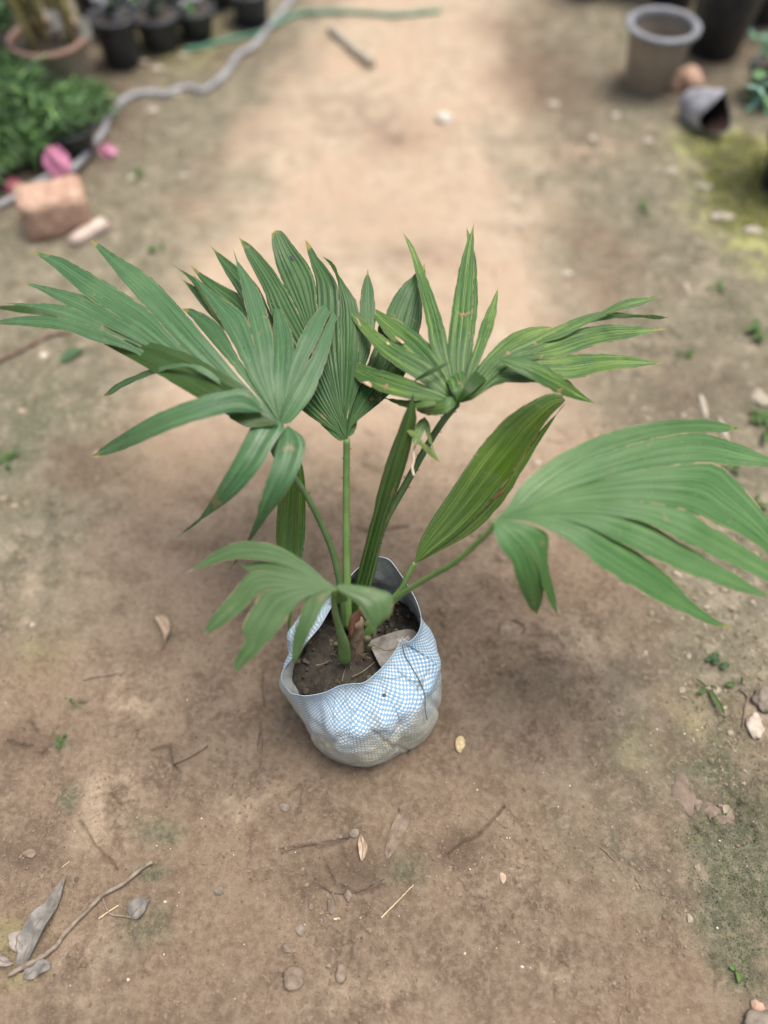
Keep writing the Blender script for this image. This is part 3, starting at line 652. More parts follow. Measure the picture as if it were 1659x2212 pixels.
# ---- big left leaf
def dA(u, v, s): return 1.075 - .24 * (v - 905) / 1000 - .02 * math.sin(math.pi * min(1, s)) + .06 * s * s - .03 * max(0, (600 - u)) / 600
hubA = (1290, 958)
Al = [
 dict(t=(1600,322), L=[(1300,860),(1330,700),(1385,560),(1450,450),(1510,385),(1545,345)], R=[(1325,870),(1400,700),(1470,560),(1520,450),(1570,370)], p=2, dt=-.01),
 dict(t=(1588,378), L=[(1310,870),(1370,760),(1450,620),(1520,470),(1560,400)], R=[(1335,950),(1430,840),(1475,740),(1510,640),(1545,500),(1575,420)], p=2, dt=-.02, ds=-.006),
 dict(t=(1252,368), L=[(1275,880),(1262,760),(1255,600),(1256,540),(1258,440)], R=[(1300,870),(1335,720),(1350,620),(1345,540),(1310,450),(1275,395)], p=2),
 dict(t=(1073,150), L=[(1255,870),(1210,760),(1180,620),(1140,450),(1110,320),(1085,220)], R=[(1275,860),(1260,720),(1255,560),(1215,400),(1170,300),(1110,220)], p=2),
 dict(t=(888,268), L=[(1240,880),(1160,760),(1090,620),(1020,490),(960,390),(920,330)], R=[(1255,860),(1205,720),(1170,580),(1120,450),(1030,380),(940,310)], p=2),
 dict(t=(838,428), L=[(1235,890),(1130,760),(1030,640),(930,530),(870,465)], R=[(1245,880),(1170,770),(1090,640),(1010,500),(930,440),(880,420)], p=2, ds=.004),
 dict(t=(413,108), L=[(1225,900),(1050,790),(900,660),(780,540),(690,437),(560,300),(470,190)], R=[(1235,890),(1110,760),(1010,640),(920,530),(820,415),(680,270),(540,175),(460,125)], p=2),
 dict(t=(135,158), L=[(1215,910),(1020,810),(860,690),(700,570),(560,480),(480,430),(350,340),(230,230)], R=[(1230,900),(1040,780),(890,655),(770,530),(688,437),(560,350),(400,245),(270,180)], p=2),
 dict(t=(78,300), L=[(1210,920),(990,800),(820,690),(640,580),(480,500),(300,415),(180,345)], R=[(1220,910),(1010,790),(850,680),(690,560),(500,435),(380,360),(250,325),(160,310)], p=2),
 dict(t=(-60,400), L=[(1200,925),(960,800),(800,700),(620,590),(450,520),(250,462),(60,408)], R=[(1215,915),(980,790),(820,685),(620,560),(460,485),(290,408),(100,400)], p=2),
 dict(t=(-70,500), L=[(1190,930),(940,830),(760,720),(600,620),(440,575),(300,528),(100,512)], R=[(1200,920),(960,800),(780,690),(620,600),(450,520),(250,462),(60,460)], p=2),
 dict(t=(-60,420), s=(270,466), L=[(180,455),(60,440)], R=[(180,430),(60,412)], p=1, back=True, ds=-.004),
 # turned-under part showing the lower face, its shade painted in
 dict(t=(440,568), L=[(1140,970),(1050,915),(910,835),(700,712),(560,640),(480,595)], R=[(1210,900),(1140,800),(1000,712),(860,635),(640,570),(520,570)], p=2, dt=-.03, ds=-.035, back=True),
 dict(t=(474,828), s=(1120,860), L=[(960,740),(850,695),(700,730),(570,790),(510,830)], R=[(960,710),(860,678),(720,700),(590,745),(520,780)], p=1, dt=.05, ds=-.01, dm=-.04),
 dict(t=(415,1108), s=(1215,905), L=[(1060,905),(900,945),(720,1010),(560,1085),(470,1110)], R=[(1140,806),(1020,812),(900,842),(740,905),(580,990),(470,1060)], p=2, dt=.03, ds=-.045, dm=-.04),
 dict(t=(1140,975), s=(1210,900), L=[(1150,890),(1060,920),(1090,950)], R=[(1195,930),(1165,970)], p=1, ds=-.012, back=True),
 dict(t=(822,1474), s=(1255,925), L=[(1185,930),(1140,1010),(1070,1140),(980,1300),(920,1385),(860,1440)], R=[(1310,968),(1260,1050),(1190,1170),(1080,1290),(960,1380),(880,1440)], p=2, dt=.10, ds=-.02, dm=-.02),
 dict(t=(1050,1640), s=(1325,965), L=[(1290,1020),(1255,1150),(1210,1280),(1160,1450),(1100,1560)], R=[(1400,1030),(1395,1110),(1340,1240),(1230,1390),(1160,1490),(1100,1580)], p=2, dt=.14, ds=-.02, dm=-.02),
]
blade('leaf_blade', L_A, z1, hubA, dA, Al, 'widest bluish green blade reaching to the left with ends drooping forward', ampd=.14)
stalk('leaf_stalk', M_stkd, z1, [(1285,975,1.075),(1262,1075,1.10),(1330,1170,1.115),(1410,1285,1.135),(1480,1420,1.155),(1530,1540,1.175),(1560,1660,1.195),(1580,1800,1.225),(1590,1900,1.25)], [.0060,.0062,.0058,.0050,.0050,.0052,.0055,.006,.008], 18, 'slender stalk bent to the left')
# hanging glossy leaflet under it
def dG(u, v, s): return 1.125 + .60 * (v - 990) / 1000
blade('hanging_leaflet', L_G, z1, (1340, 1080), dG, [dict(t=(1330,2000), L=[(1310,1180),(1288,1290),(1274,1450),(1280,1600),(1310,1720),(1322,1850)], R=[(1385,1130),(1402,1230),(1405,1400),(1395,1560),(1370,1690),(1342,1850)], p=2, amp=.3)], 'narrow glossy leaflet hanging straight down behind the sack', parent=palm)

# ---- lance-shaped unopened leaf on the right
blade('leaf_blade', L_D, z2, (470, 1606), dD, [
  dict(t=(1168,850), L=[(500,1500),(560,1390),(640,1270),(750,1100),(830,1000),(920,905),(1010,842),(1095,800),(1150,815)], R=[(560,1540),(650,1480),(740,1400),(840,1290),(920,1190),(1010,1060),(1090,950),(1150,880)], p=4, arch=-.05, amp=.10),
  dict(t=(1170,860), s=(480,1600), L=[(640,1480),(750,1370),(860,1250),(960,1110),(1050,990),(1120,910)], R=[(640,1515),(760,1440),(880,1315),(970,1170),(1050,1040),(1110,950)], p=1, ds=.004, dt=.004, dm=.006)],
  'closed lance shaped olive green blade leaning right')
stalk('leaf_stalk', M_stk, z2, [(474,1598,1.175),(445,1650,1.185),(410,1720,1.20),(330,1810,1.225),(250,1890,1.25)], [.004,.0046,.005,.006,.007], 3, 'short stalk under the closed blade')

# ---- large right leaf, nearest the camera
def dE(u, v, s): return .985 - .16 * (v - 1119) / 1000 + .05 * (u - 1075) / 600 - .015 * math.sin(math.pi * s) + .05 * s * s
hubE = (432, 648)
El = [
 dict(t=(1556,236), L=[(485,590),(560,482),(700,370),(820,305),(905,266),(1000,240),(1100,215),(1250,195),(1390,190),(1480,210)], R=[(520,600),(640,500),(800,400),(950,340),(1150,280),(1350,257),(1450,262),(1510,252)], p=3),
 dict(t=(1780,400), L=[(520,600),(640,500),(800,400),(950,340),(1150,280),(1350,255),(1480,285),(1600,330),(1690,370)], R=[(530,610),(680,540),(850,480),(1050,430),(1250,400),(1430,400),(1500,412),(1640,415)], p=3),
 dict(t=(1800,960), L=[(530,610),(680,540),(850,480),(1050,430),(1250,400),(1425,395),(1510,470),(1600,560),(1690,680),(1760,820)], R=[(540,620),(700,580),(880,560),(1100,570),(1290,605),(1430,670),(1560,740),(1680,830)], p=4),
 dict(t=(1800,1010), L=[(540,620),(700,580),(880,560),(1080,568),(1280,606),(1420,690),(1560,770),(1680,850)], R=[(540,630),(700,615),(880,620),(1020,640),(1120,665),(1250,730),(1390,800),(1530,870),(1680,950)], p=3),
 dict(t=(1700,1010), L=[(540,630),(700,610),(880,615),(1020,640),(1120,668),(1250,745),(1400,830),(1530,900),(1620,960)], R=[(540,640),(700,640),(850,680),(1000,755),(1120,810),(1230,862),(1400,930),(1560,985)], p=2, dt=.01),
 dict(t=(1505,1142), L=[(530,640),(700,640),(860,675),(1000,748),(1120,830),(1230,920),(1330,1020),(1420,1090)], R=[(520,650),(600,662),(760,738),(900,858),(1050,950),(1200,1035),(1330,1095),(1430,1132)], p=2, dt=.03),
 dict(t=(617,1078), L=[(425,700),(455,770),(500,830),(520,900),(550,985),(575,1045)], R=[(480,680),(560,740),(625,860),(650,950),(645,1020)], p=2, dt=.08, ds=-.005),
 dict(t=(716,1092), L=[(480,680),(560,740),(620,850),(645,950),(680,1040)], R=[(510,655),(600,680),(665,718),(665,800),(672,880),(700,980)], p=2, dt=.07),
]
blade('leaf_blade', L_E, z3, hubE, dE, El, 'large soft green blade at the right edge nearest the camera', ampd=.09)
stalk('leaf_stalk', M_stk, z3, [(432,650,.987),(415,685,.995),(340,760,1.02),(240,845,1.06),(100,925,1.11),(0,990,1.15),(-90,1080,1.20),(-170,1190,1.245)], [.0055,.0045,.0042,.0044,.0046,.005,.006,.008], 12, 'low stalk arching right over the sack rim')

# ---- low front leaf
def dF(u, v, s): return 1.02 - .20 * (v - 1270) / 1000 + .04 * s * s
hubF = (940, 375)
Fl = [
 dict(t=(95,302), L=[(880,370),(780,310),(640,250),(500,222),(350,222),(230,260),(150,285)], R=[(890,345),(800,262),(720,205),(620,150),(500,122),(380,125),(250,185),(160,250)], p=3, dt=.03),
 dict(t=(408,250), L=[(870,372),(750,345),(620,310),(520,292),(440,292)], R=[(880,362),(780,300),(650,245),(540,228),(460,238)], p=2),
 dict(t=(203,652), L=[(880,378),(760,385),(640,380),(540,392),(470,450),(390,530),(290,610)], R=[(870,368),(750,335),(620,300),(520,285),(440,310),(370,400),(270,505),(195,615)], p=3, dt=.02),
 dict(t=(388,858), L=[(890,392),(800,420),(720,470),(640,590),(560,680),(500,760),(440,810)], R=[(870,380),(760,375),(640,380),(540,400),(480,480),(415,610),(430,670),(375,760),(362,820)], p=3, dt=.02),
 dict(t=(703,828), L=[(920,400),(880,450),(840,540),(790,640),(750,730),(725,790)], R=[(880,392),(820,400),(775,440),(740,540),(705,640),(690,760)], p=2, dt=.03),
 dict(t=(1160,668), L=[(960,362),(1040,365),(1120,375),(1190,390),(1250,425),(1252,520),(1210,570),(1175,600)], R=[(960,395),(1010,430),(1060,470),(1100,530),(1140,600)], p=3, dt=-.01, arch=-.12, amp=.14),
 dict(t=(1010,455), s=(925,385), L=[(960,385),(1000,420)], R=[(925,440),(960,465)], p=2, ds=.015, dt=.015, back=True),
]
blade('leaf_blade', L_F, z4, hubF, dF, Fl, 'small low pale green blade in front of the sack mouth', ampd=.11)
stalk('leaf_stalk', M_stk, z4, [(935,385,1.022),(928,450,1.05),(945,550,1.10),(965,620,1.14),(985,700,1.18),(992,790,1.225)], [.0040,.0042,.0048,.006,.009,.010], 8, 'pale stalk with a swollen foot at the front')
# swollen bases and fibres
M_fib = simple('fibre_brown', (.10, .065, .04), (.19, .14, .10), 90, .9)
sb2 = MB(); base3 = P3(*z4(1030, 700), 1.235)
sb2.tube(crom([tuple(P3(*z4(1045, 800), 1.265)), tuple(P3(*z4(1050, 730), 1.24)), tuple(P3(*z4(1055, 640), 1.215)), tuple(P3(*z4(1065, 560), 1.19))], 12), [.018, .017, .014, .010] + [.010] * 8 if False else list(np.linspace(.018, .009, 12)), 14)
for k in range(70):
    a = random.uniform(0, 6.28); zb = random.uniform(0, .05); c0 = np.array(base3) + np.array([math.cos(a) * .018, math.sin(a) * .014, -.03 + zb])
    d = np.array([random.gauss(0, .012), random.gauss(0, .010), random.uniform(-.02, .02)])
    sb2.tube([c0, c0 + d * .5 + np.array([0, 0, .003]), c0 + d], [.0006, .0005, .0003], 4)
sb2.build('stem_base', M_fib, palm)
for (a, b, c, r0) in ((z4(1075, 800), z4(1095, 720), z4(1120, 655), .0085), (z4(955, 790), z4(950, 735), z4(938, 690), .006), (z4(1100, 790), z4(1110, 740), z4(1135, 700), .006)):
    mb = MB(); mb.tube(crom([tuple(P3(*a, 1.262)), tuple(P3(*b, 1.24)), tuple(P3(*c, 1.215))], 12), [r0 * (1.25 - .05 * i) * (1 + .08 * math.sin(i * 2.1)) for i in range(12)], 10, flat=.6); mb.build('cut_stalk', simple('old_stalk', (.06, .07, .035), (.12, .10, .06), 70, .7, .6, .002), palm)
fb = MB(); rf = random.Random(5)
for k in range(150):
    a = rf.uniform(0, 6.28); zb = rf.uniform(.0, .045); c0 = np.array(P3(*z4(1020, 770), 1.255)) + np.array([math.cos(a) * .022, math.sin(a) * .018, zb - .012]); d = np.array([math.cos(a) * rf.uniform(0, .014), math.sin(a) * rf.uniform(0, .014), rf.uniform(-.02, .016)])
    fb.tube([c0, c0 + d * .5 + np.array([rf.gauss(0, .002), rf.gauss(0, .002), .002]), c0 + d], [.0005, .0004, .0002], 3)
fb.build('crown_fibre', simple('fibre_pale', (.16, .12, .08), (.30, .25, .19), 90, .9), palm)
M_sheath = simple('sheath_brown', (.065, .028, .015), (.12, .055, .032), 60, .45, .4)
sh = MB(); rows = []
shL = crom([z4(1065, 500), z4(1020, 545), z4(1010, 620), z4(1022, 662)], 14); shR = crom([z4(1082, 505), z4(1078, 560), z4(1055, 610), z4(1026, 664)], 14)
for i in range(14): rows.append([P3(*(shL[i] * (1 - c) + shR[i] * c), 1.185 - .008 * math.sin(c * math.pi) + .001 * i) for c in np.linspace(0, 1, 7)])
sh.grid(rows); sh.build('dry_sheath', M_sheath, palm)
# unopened spear, a thick pleated bundle
M_spear = leaf_mat('spear_green', (.050, .115, .018), (.115, .180, .020), (.020, .050, .018), (.04, .07, .012), .5, .32, 6, tipc=(.05, .06, .03), spec=.6)
def dH(u, v, s): return 1.045 + .205 * (v - 850) / 507
blade('spear_leaf', M_spear, z2, (170, 1900), dH, [
  dict(t=(466,818), L=[(175,1800),(215,1640),(255,1480),(300,1290),(345,1130),(390,990),(430,880)], R=[(225,1800),(265,1680),(300,1540),(335,1420),(390,1270),(440,1120),(475,1000),(490,920)], p=3, amp=.9, arch=-.5)], 'thick unopened spear leaf rising from the crown')
sp2 = MB(); P = crom([(*z2(180,1900),1.254,.010),(*z2(245,1700),1.218,.011),(*z2(305,1450),1.170,.010),(*z2(380,1180),1.118,.008),(*z2(440,980),1.080,.005),(*z2(466,850),1.056,.001)], 40)
sp2.tube([P3(a[0], a[1], a[2] + .006 + lean(a[1])) for a in P], [a[3] for a in P], 10); 
for k in range(9):
    i = 4 + k * 2; q0 = P3(P[i][0], P[i][1], P[i][2] + lean(P[i][1])) + np.array([P[i][3] * 1.05, 0, 0]); sp2.tube([q0, q0 + np.array([.0035, 0, -.001])], [.0009, .0001], 5, mi=1)
sp2.build('spear_back', [M_stkd, M_thorn], palm)
# torn ribbons beside the spear
def dT(u, v, s): return 1.085 - .02 * s
blade('torn_ribbon', L_C, z2, (520, 925), dT, [
  dict(t=(470,1060), L=[(490,950),(465,1000),(462,1040)], R=[(530,960),(505,1010),(490,1050)], p=1),
  dict(t=(568,1098), s=(520,925), L=[(518,960),(530,1020),(548,1060)], R=[(540,960),(550,1020),(560,1070)], p=1)], 'torn green ribbon of leaf hanging by the spear')
blade('torn_strip', leaf_mat('strip_mat', (.16, .28, .06), (.3, .2, .1), (.09, .17, .03), (.06, .1, .02), .2, .5, 3, tipc=(.25, .08, .05), spots=0), z2, (588, 1135), dT, [
  dict(t=(424,982), L=[(540,1100),(490,1050),(450,1010)], R=[(560,1085),(510,1040),(470,990)], p=1)], 'torn strip with a red brown end')
dr = MB(); dr.tube(crom([tuple(P3(*z2(*p), 1.08 + lean(z2(*p)[1]))) for p in [(478,1045),(468,1090),(470,1130),(462,1160),(470,1198)]], 16), list(np.linspace(.0012, .0022, 16)), 6, flat=.4)
dr.build('dry_shred', simple('pale_shred', (.52, .44, .36), (.40, .30, .22), 80, .7), palm)
# roots on the soil
for pts in ([(830,815),(870,805),(912,785)], [(1030,880),(1090,850),(1160,795)], [(975,905),(985,860),(1000,820)], [(1100,620),(1120,660),(1095,720)]):
    rt = MB(); rt.tube(crom([tuple(G(*z4(*p), ZS + .012)) for p in pts], 14), list(np.linspace(.0013, .0005, 14)), 5); rt.build('root', M_fib if pts[0][0] == 1100 else simple('root_pale', (.15, .12, .08), (.22, .18, .12), 60, .8), palm)
# ---------------------------------------------------------------- things lying about
def z5(x, y): return (x / 3, y / 3)
def z6(x, y): return (1106 + x / 3, y / 3)
def z7(x, y): return (x * .5, 1659 + y * .5)
def z8(x, y): return (829.5 + x * .5, 1296 + y * .5)
def z9(x, y): return (x * .3646, 1244.2 + y * .3646)
def zw(x, y): return (1382.5 + x * .17185, 1347.9 + y * .17185)
M_dry = simple('dry_leaf_grey', (.12, .11, .10), (.23, .215, .195), 70, .8, .7, .003)
M_dryb = simple('dry_leaf_brown', (.32, .23, .165), (.45, .35, .26), 70, .7, .5, .002)
M_dryt = simple('dry_leaf_taupe', (.22, .19, .165), (.30, .265, .235), 50, .6, .4, .002)
M_twig = simple('twig_bark', (.13, .10, .075), (.27, .215, .165), 90, .85, .6, .002)
M_twd = simple('twig_dark', (.055, .035, .025), (.11, .08, .06), 90, .85, .6, .002)
M_straw = simple('straw', (.42, .33, .20), (.58, .48, .32), 90, .6)
M_stone = simple('stone_brown', (.13, .095, .07), (.24, .185, .14), 80, .9, .8, .003)
M_stoneg = simple('stone_grey', (.14, .115, .09), (.24, .20, .16), 80, .9, .8, .003)
M_stonep = simple('stone_purple', (.13, .094, .074), (.20, .15, .115), 60, .9, .8, .003)
M_pale = simple('pale_chip', (.46, .42, .35), (.62, .58, .52), 80, .8)
M_cream = simple('cream_crumb', (.42, .31, .16), (.62, .50, .30), 120, .9, .8, .003)
M_brick = simple('old_brick', (.33, .20, .14), (.48, .33, .25), 30, .9, .7, .006)
M_weed = leaf_mat('weed_green', (.045, .11, .045), (.09, .18, .07), (.03, .08, .03), (.05, .10, .02), .3, .5, 2, spots=0)
def gsurf(u, v, off):
    p = onG(u, v); return np.array([p[0], p[1], p[2] + off])
def dry_leaf(name, mat, frame, s, L, R_, t, label, cat, lift=.006, curl=.006, rib=True, n=22, group=None, zf=None):
    Lp = crom([frame(*s)] + [frame(*p) for p in L] + [frame(*t)], n); Rp = crom([frame(*s)] + [frame(*p) for p in R_] + [frame(*t)], n)
    mb = MB(); rows = []; rs = random.Random(label); k1, k2 = rs.uniform(0, 6), rs.uniform(3, 7)
    for i in range(n):
        q = i / (n - 1); row = []
        for j in range(9):
            c = j / 8; p = Lp[i] * (1 - c) + Rp[i] * c
            z = .002 + lift * (.35 + .65 * math.sin(k1 + k2 * q) ** 2) * math.sin(math.pi * min(1, q * 1.05)) + curl * (2 * abs(c - .5)) ** 1.6 * math.sin(math.pi * q) + .0016 * math.sin(17 * q + 9 * c + k1)
            row.append(gsurf(p[0], p[1], z) if zf is None else G(p[0], p[1], zf + z))
        rows.append(row)
    mb.grid(rows); 
    lo = [[(p[0], p[1], p[2] - .0009) for p in r_] for r_ in rows]; mb.grid([r_[::-1] for r_ in lo])
    o = mb.build(name, mat); tag(o, label, cat, group)
    if rib:
        rb = MB(); rb.tube([tuple(np.array(r_[4]) + np.array([0, 0, .0006])) for r_ in rows], list(np.linspace(.0011, .0004, n)), 5); rb.build('midrib', M_twig, o)
    return o
def twig(name, mat, frame, pts, r0, r1, label, cat='twig', off=.002, group=None, parent=None, knots=True):
    P = crom([frame(*p) for p in pts], 30); mb = MB(); rs = random.Random(str(pts))
    rad = [(r0 + (r1 - r0) * i / 29) * (1 + rs.uniform(-.12, .16)) for i in range(30)]
    q = [gsurf(p[0], p[1], off + rad[i] * .6) for i, p in enumerate(P)]
    z = np.array([a[2] for a in q]); z = np.convolve(np.pad(z, 3, 'edge'), np.ones(7) / 7, 'valid')
    mb.tube([(a[0] + rs.gauss(0, .0003), a[1], zz_) for a, zz_ in zip(q, z)], rad, 7)
    o = mb.build(name, mat, parent)
    if parent is None: tag(o, label, cat, group)
    return o
def stone(frame, x, y, r, mat, label, cat='stone', sx=1., sy=1., sz=.6, name='stone', seed=1, sink=.35, rough=.5):
    p = onG(*frame(x, y)); mb = MB(); lump(mb, (p[0], p[1], p[2] + r * sz * (1 - sink) - r * .1), r, sx, sy, sz, seed, lv=12, rough=rough)
    return tag(mb.build(name, mat), label, cat)

dry_leaf('dry_leaf', M_dry, z4, (1112,688), [(1150,668),(1220,642),(1300,618),(1380,618)], [(1135,712),(1160,760),(1205,830),(1290,800)], (1420,690), 'broad grey dry leaf lying on the soil inside the sack', 'dry leaf', .008, .005, zf=ZS + .014)
M_scr2 = simple('pale_stone', (.45, .40, .34), (.6, .56, .5), 50, .8)
# lower left litter
dry_leaf('dry_leaf', M_dry, z7, (82,868), [(76,835),(110,722),(165,620),(212,582),(240,530),(268,482)], [(118,852),(170,762),(232,662),(262,590),(280,520)], (290,466), 'long grey dry leaf standing out beside the stick at lower left', 'dry leaf', .012, .008)
dry_leaf('dry_leaf', M_dry, z7, (105,912), [(112,865),(165,830),(200,828)], [(140,915),(185,890),(222,866)], (222,846), 'small folded grey leaf under the lower end of the long stick', 'dry leaf', .004, .004)
dry_leaf('dry_leaf', M_dryt, z7, (78,800), [(50,770),(52,725),(85,705)], [(100,800),(108,760),(112,725)], (108,698), 'crumpled pale leaf piece left of the long grey leaf', 'dry leaf', .008, .004)
dry_leaf('dry_leaf', M_dryt, z7, (-20,800), [(0,790),(30,815)], [(-10,850),(25,858)], (64,848), 'curled leaf scrap cut by the left edge near the stick', 'dry leaf', .006, .004)
st = twig('stick', M_twig, z7, [(660,408),(605,445),(540,500),(447,553),(380,620),(300,700),(242,775),(160,832),(42,895)], .0030, .0042, 'long bare grey stick lying slantwise at lower left', 'stick', .004)
twig('side_shoot', M_twig, z7, [(445,562),(460,600),(480,632),(545,642),(585,652)], .0016, .0012, '', parent=st)
dry_leaf('dry_leaf', M_dry, z7, (560,645), [(560,610),(580,575),(610,562)], [(600,655),(625,630),(640,600)], (656,560), 'small curled dark grey leaf at the end of the side shoot', 'dry leaf', .006, .006)
twig('straw_piece', M_straw, z7, [(428,652),(470,622),(513,594)], .0012, .0012, 'short yellow straw crossing the side shoot of the stick', 'straw')
twig('straw_piece', M_straw, z7, [(270,430),(302,404)], .0008, .0006, 'tiny straw above the tip of the long grey leaf', 'straw')
twig('straw_piece', M_straw, ident, [(823,1983),(858,1948),(893,1912)], .0011, .0008, 'thin straw lying slantwise below the middle of the path', 'straw')
twig('straw_piece', M_straw, z7, [(1440,655),(1470,650)], .0020, .0020, 'short thick yellow straw bit among the stones', 'straw')
dry_leaf('dry_leaf', M_dryb, z9, (962,442), [(985,400),(965,330),(930,270),(925,238)], [(990,405),(1020,340),(1010,280),(985,250)], (930,235), 'light brown folded dry leaf left of the sack', 'dry leaf', .014, .010)
dry_leaf('dry_leaf', M_dryb, z7, (1558,285), [(1548,320),(1552,370)], [(1572,310),(1588,345),(1578,385)], (1560,405), 'narrow brown dry leaf in front of the sack', 'dry leaf', .006, .005)
dry_leaf('dry_leaf', M_stone, ident, (862,1745), [(850,1775),(838,1810),(832,1840)], [(882,1765),(875,1800),(850,1845)], (835,1858), 'wide muddy leaf pressed flat into the soil in front of the sack', 'dry leaf', .0015, .001)
for a in ([(495,620),(570,600),(640,592),(700,582),(742,605)], 'crooked brown twig left of the sack', .0013), ([(1030,1118),(1120,1080),(1180,1045),(1235,1010)], 'dark curved twig between the sack and the left edge', .0013):
    t_ = twig('twig', M_twig if 'crooked' in a[1] else M_twd, z9, a[0], a[2], a[2] * .6, a[1])
    if 'crooked' in a[1]: twig('side_shoot', M_twig, z9, [(715,580),(742,570),(740,540),(728,508)], .0013, .0007, '', parent=t_)
twig('twig', M_twd, z9, [(1560,560),(1556,650),(1566,770)], .0012, .001, 'straight dark twig pressed in the soil beside the sack', 'twig', 0)
twig('twig', M_twd, z9, [(1540,930),(1530,985),(1525,1040)], .0013, .0005, 'short dark twig just below and left of the sack', 'twig', 0)
twig('twig', M_twig, z9, [(610,888),(650,905),(706,922)], .0012, .0006, 'tiny pale twig above the dark curved twig', 'twig', 0)
twig('twig', M_twig, z8, [(935,1070),(965,1098),(1000,1132)], .0008, .0005, 'thin pale twig right of the middle foreground')
twig('twig', M_twig, z8, [(1083,1198),(1098,1222),(1112,1246)], .0008, .0005, 'very short thin twig at right foreground')
twig('twig', M_twig, z7, [(945,905),(975,840),(1010,770)], .0008, .0005, 'hair thin upright twig left of the foreground stones', off=0)
twig('twig', M_twd, z7, [(1215,370),(1290,345),(1380,322),(1460,305),(1520,300)], .0016, .0012, 'half buried root like twig in front of the sack', off=-.0015)
twig('twig', M_twd, z7, [(1380,505),(1440,540),(1530,540),(1600,510),(1660,480)], .0018, .001, 'half buried curved root below the narrow brown leaf', off=-.001)
twig('twig', M_stonep, zw, [(1240,820),(1310,880),(1345,940),(1310,1050),(1295,1180),(1280,1310)], .0016, .0010, 'hooked reddish twig near the right edge', off=.003)
twig('twig', M_straw, zw, [(860,820),(920,880),(1005,968)], .0006, .0004, 'pale dead blade beside the small grass tuft')
stick2 = twig('stick', simple('brown_stick', (.12, .075, .055), (.2, .13, .1), 60, .8), ident, [(-60,815),(0,782),(60,752),(110,728),(158,716)], .006, .004, 'brown stick entering at the left edge under the wide leaf', 'stick')
# stones and clods
for x, y, r, m_, sx, sy, lab, sd_, cat in [
    (1300,700,.0085,M_stoneg,1,1.1,'small tan stone in the foreground, left of the yellow straw bit',1,'stone'), (1270,910,.018,M_stone,1.2,.9,'largest flat brown stone at the bottom centre',2,'stone'),
    (1245,782,.011,M_stone,1.1,.8,'dark crumbly stone above the largest foreground stone',3,'stone'), (1475,888,.012,M_stone,.9,1.2,'half buried stone right of the largest foreground stone',4,'stone'),
    (1505,552,.0075,M_stone,.9,1.3,'upright small stone above the yellow straw bit',5,'stone'), (1432,600,.009,M_stone,.8,1.5,'long lumpy stone beside the yellow straw bit',6,'stone'),
    (1530,282,.0085,M_stoneg,1.2,.9,'rounded stone touching the narrow brown leaf',7,'stone'), (1470,296,.0035,M_stoneg,1,1,'tiny round stone left of the narrow brown leaf',8,'stone'),
    (1230,168,.009,M_stoneg,1.1,.9,'rounded grey stone under the front of the sack',9,'stone'), (1180,185,.0055,M_stone,1.1,.9,'small clod left of the stone under the sack front',10,'clod'),
    (945,532,.0085,M_stoneg,.9,.9,'flat greyish flake right of the curled dark leaf',11,'stone'), (125,372,.010,M_stone,1.3,.8,'clod in the crumbly pocket at the left edge',12,'clod'),
    (330,483,.004,M_twd,1,1,'tiny dark pebble right of the long leaf tip',13,'pebble'), (1345,600,.006,M_stone,1,1,'small round clod left of the long lumpy stone',14,'clod')]:
    stone(z7, x, y, r * .85, m_, lab, cat, sx, sy, .42, cat, sd_, .50, .45)
stone(z8, 330, 625, .0105, M_cream, 'cream coloured crumb on the soil right of the sack', 'crumb', .9, 1.25, .6, 'crumb', 15)
stone(z8, 545, 130, .020, M_stone, 'flat brown clod lying in a cracked hollow right of the sack', 'clod', 1.2, .9, .25, 'clod', 16, .4, .3)
stone(z8, 1300, 850, .026, M_stonep, 'flat purple brown stone near the right edge', 'stone', .8, 1.3, .16, 'stone', 17, .55, .5)
stone(z8, 1432, 912, .030, M_stone, 'flat brown stone right of the purple one', 'stone', 1.2, .9, .16, 'stone', 18, .55, .5)
stone(z8, 1645, 435, .024, M_stoneg, 'pale grey stone cut by the right edge', 'stone', 1, 1, .4, 'stone', 19)
stone(z8, 1600, 545, .016, simple('pale_rock', (.36, .29, .24), (.5, .43, .36), 60, .9, .7, .003), 'small pale rock below the stone at the right edge', 'stone', .8, 1.4, .4, 'stone', 20)
stone(z8, 1630, 1822, .020, M_stoneg, 'grey stone in the bottom right corner', 'stone', 1.2, .8, .5, 'stone', 21)
stone(z8, 1612, 1755, .009, M_brick, 'small reddish stone above the bottom right corner stone', 'stone', 1, 1, .5, 'stone', 22)
stone(z8, 513, 1195, .006, M_dryb, 'narrow pinkish chip lying on the bare soil', 'chip', .8, 1.8, .3, 'chip', 23, .1, .2)
stone(ident, 960, 259, .022, M_scr2, 'white stone on the dry path behind the palm', 'stone', 1.1, .9, .6, 'stone', 24)
for k, (u, v, r, lab) in enumerate([(357,1948,.0032,'white chip right of the curled dark leaf'), (277,2116,.0032,'white chip near the bottom left'), (152,2129,.0015,'tiniest white speck near the bottom left corner'),
    (1128,2088,.0036,'white chip left of the pale dried mud patch'), (1231,1697,.0025,'white chip on the bare soil at right'), (1554,1816,.0035,'white chip under the flat brown stone'),
    (1031,1706,.0022,'tiny white chip below the cream crumb'), (1015,1878,.0025,'white chip left of the pinkish chip'), (1550,2005,.0030,'white chip near the right edge low down'),
    (1004,2060,.0028,'white chip on the soil left of the twin chips'), (1479,1585,.0024,'white chip near the hooked twig'), (1173,1669,.0016,'faint white speck right of the cream crumb')]):
    p = onG(u, v); r *= .62; mb = MB(); lump(mb, (p[0], p[1], p[2] + r * .2), r, 1.1, .9, .5, 40 + k, lv=6, rough=.7); tag(mb.build('chip', M_pale), lab, 'chip')
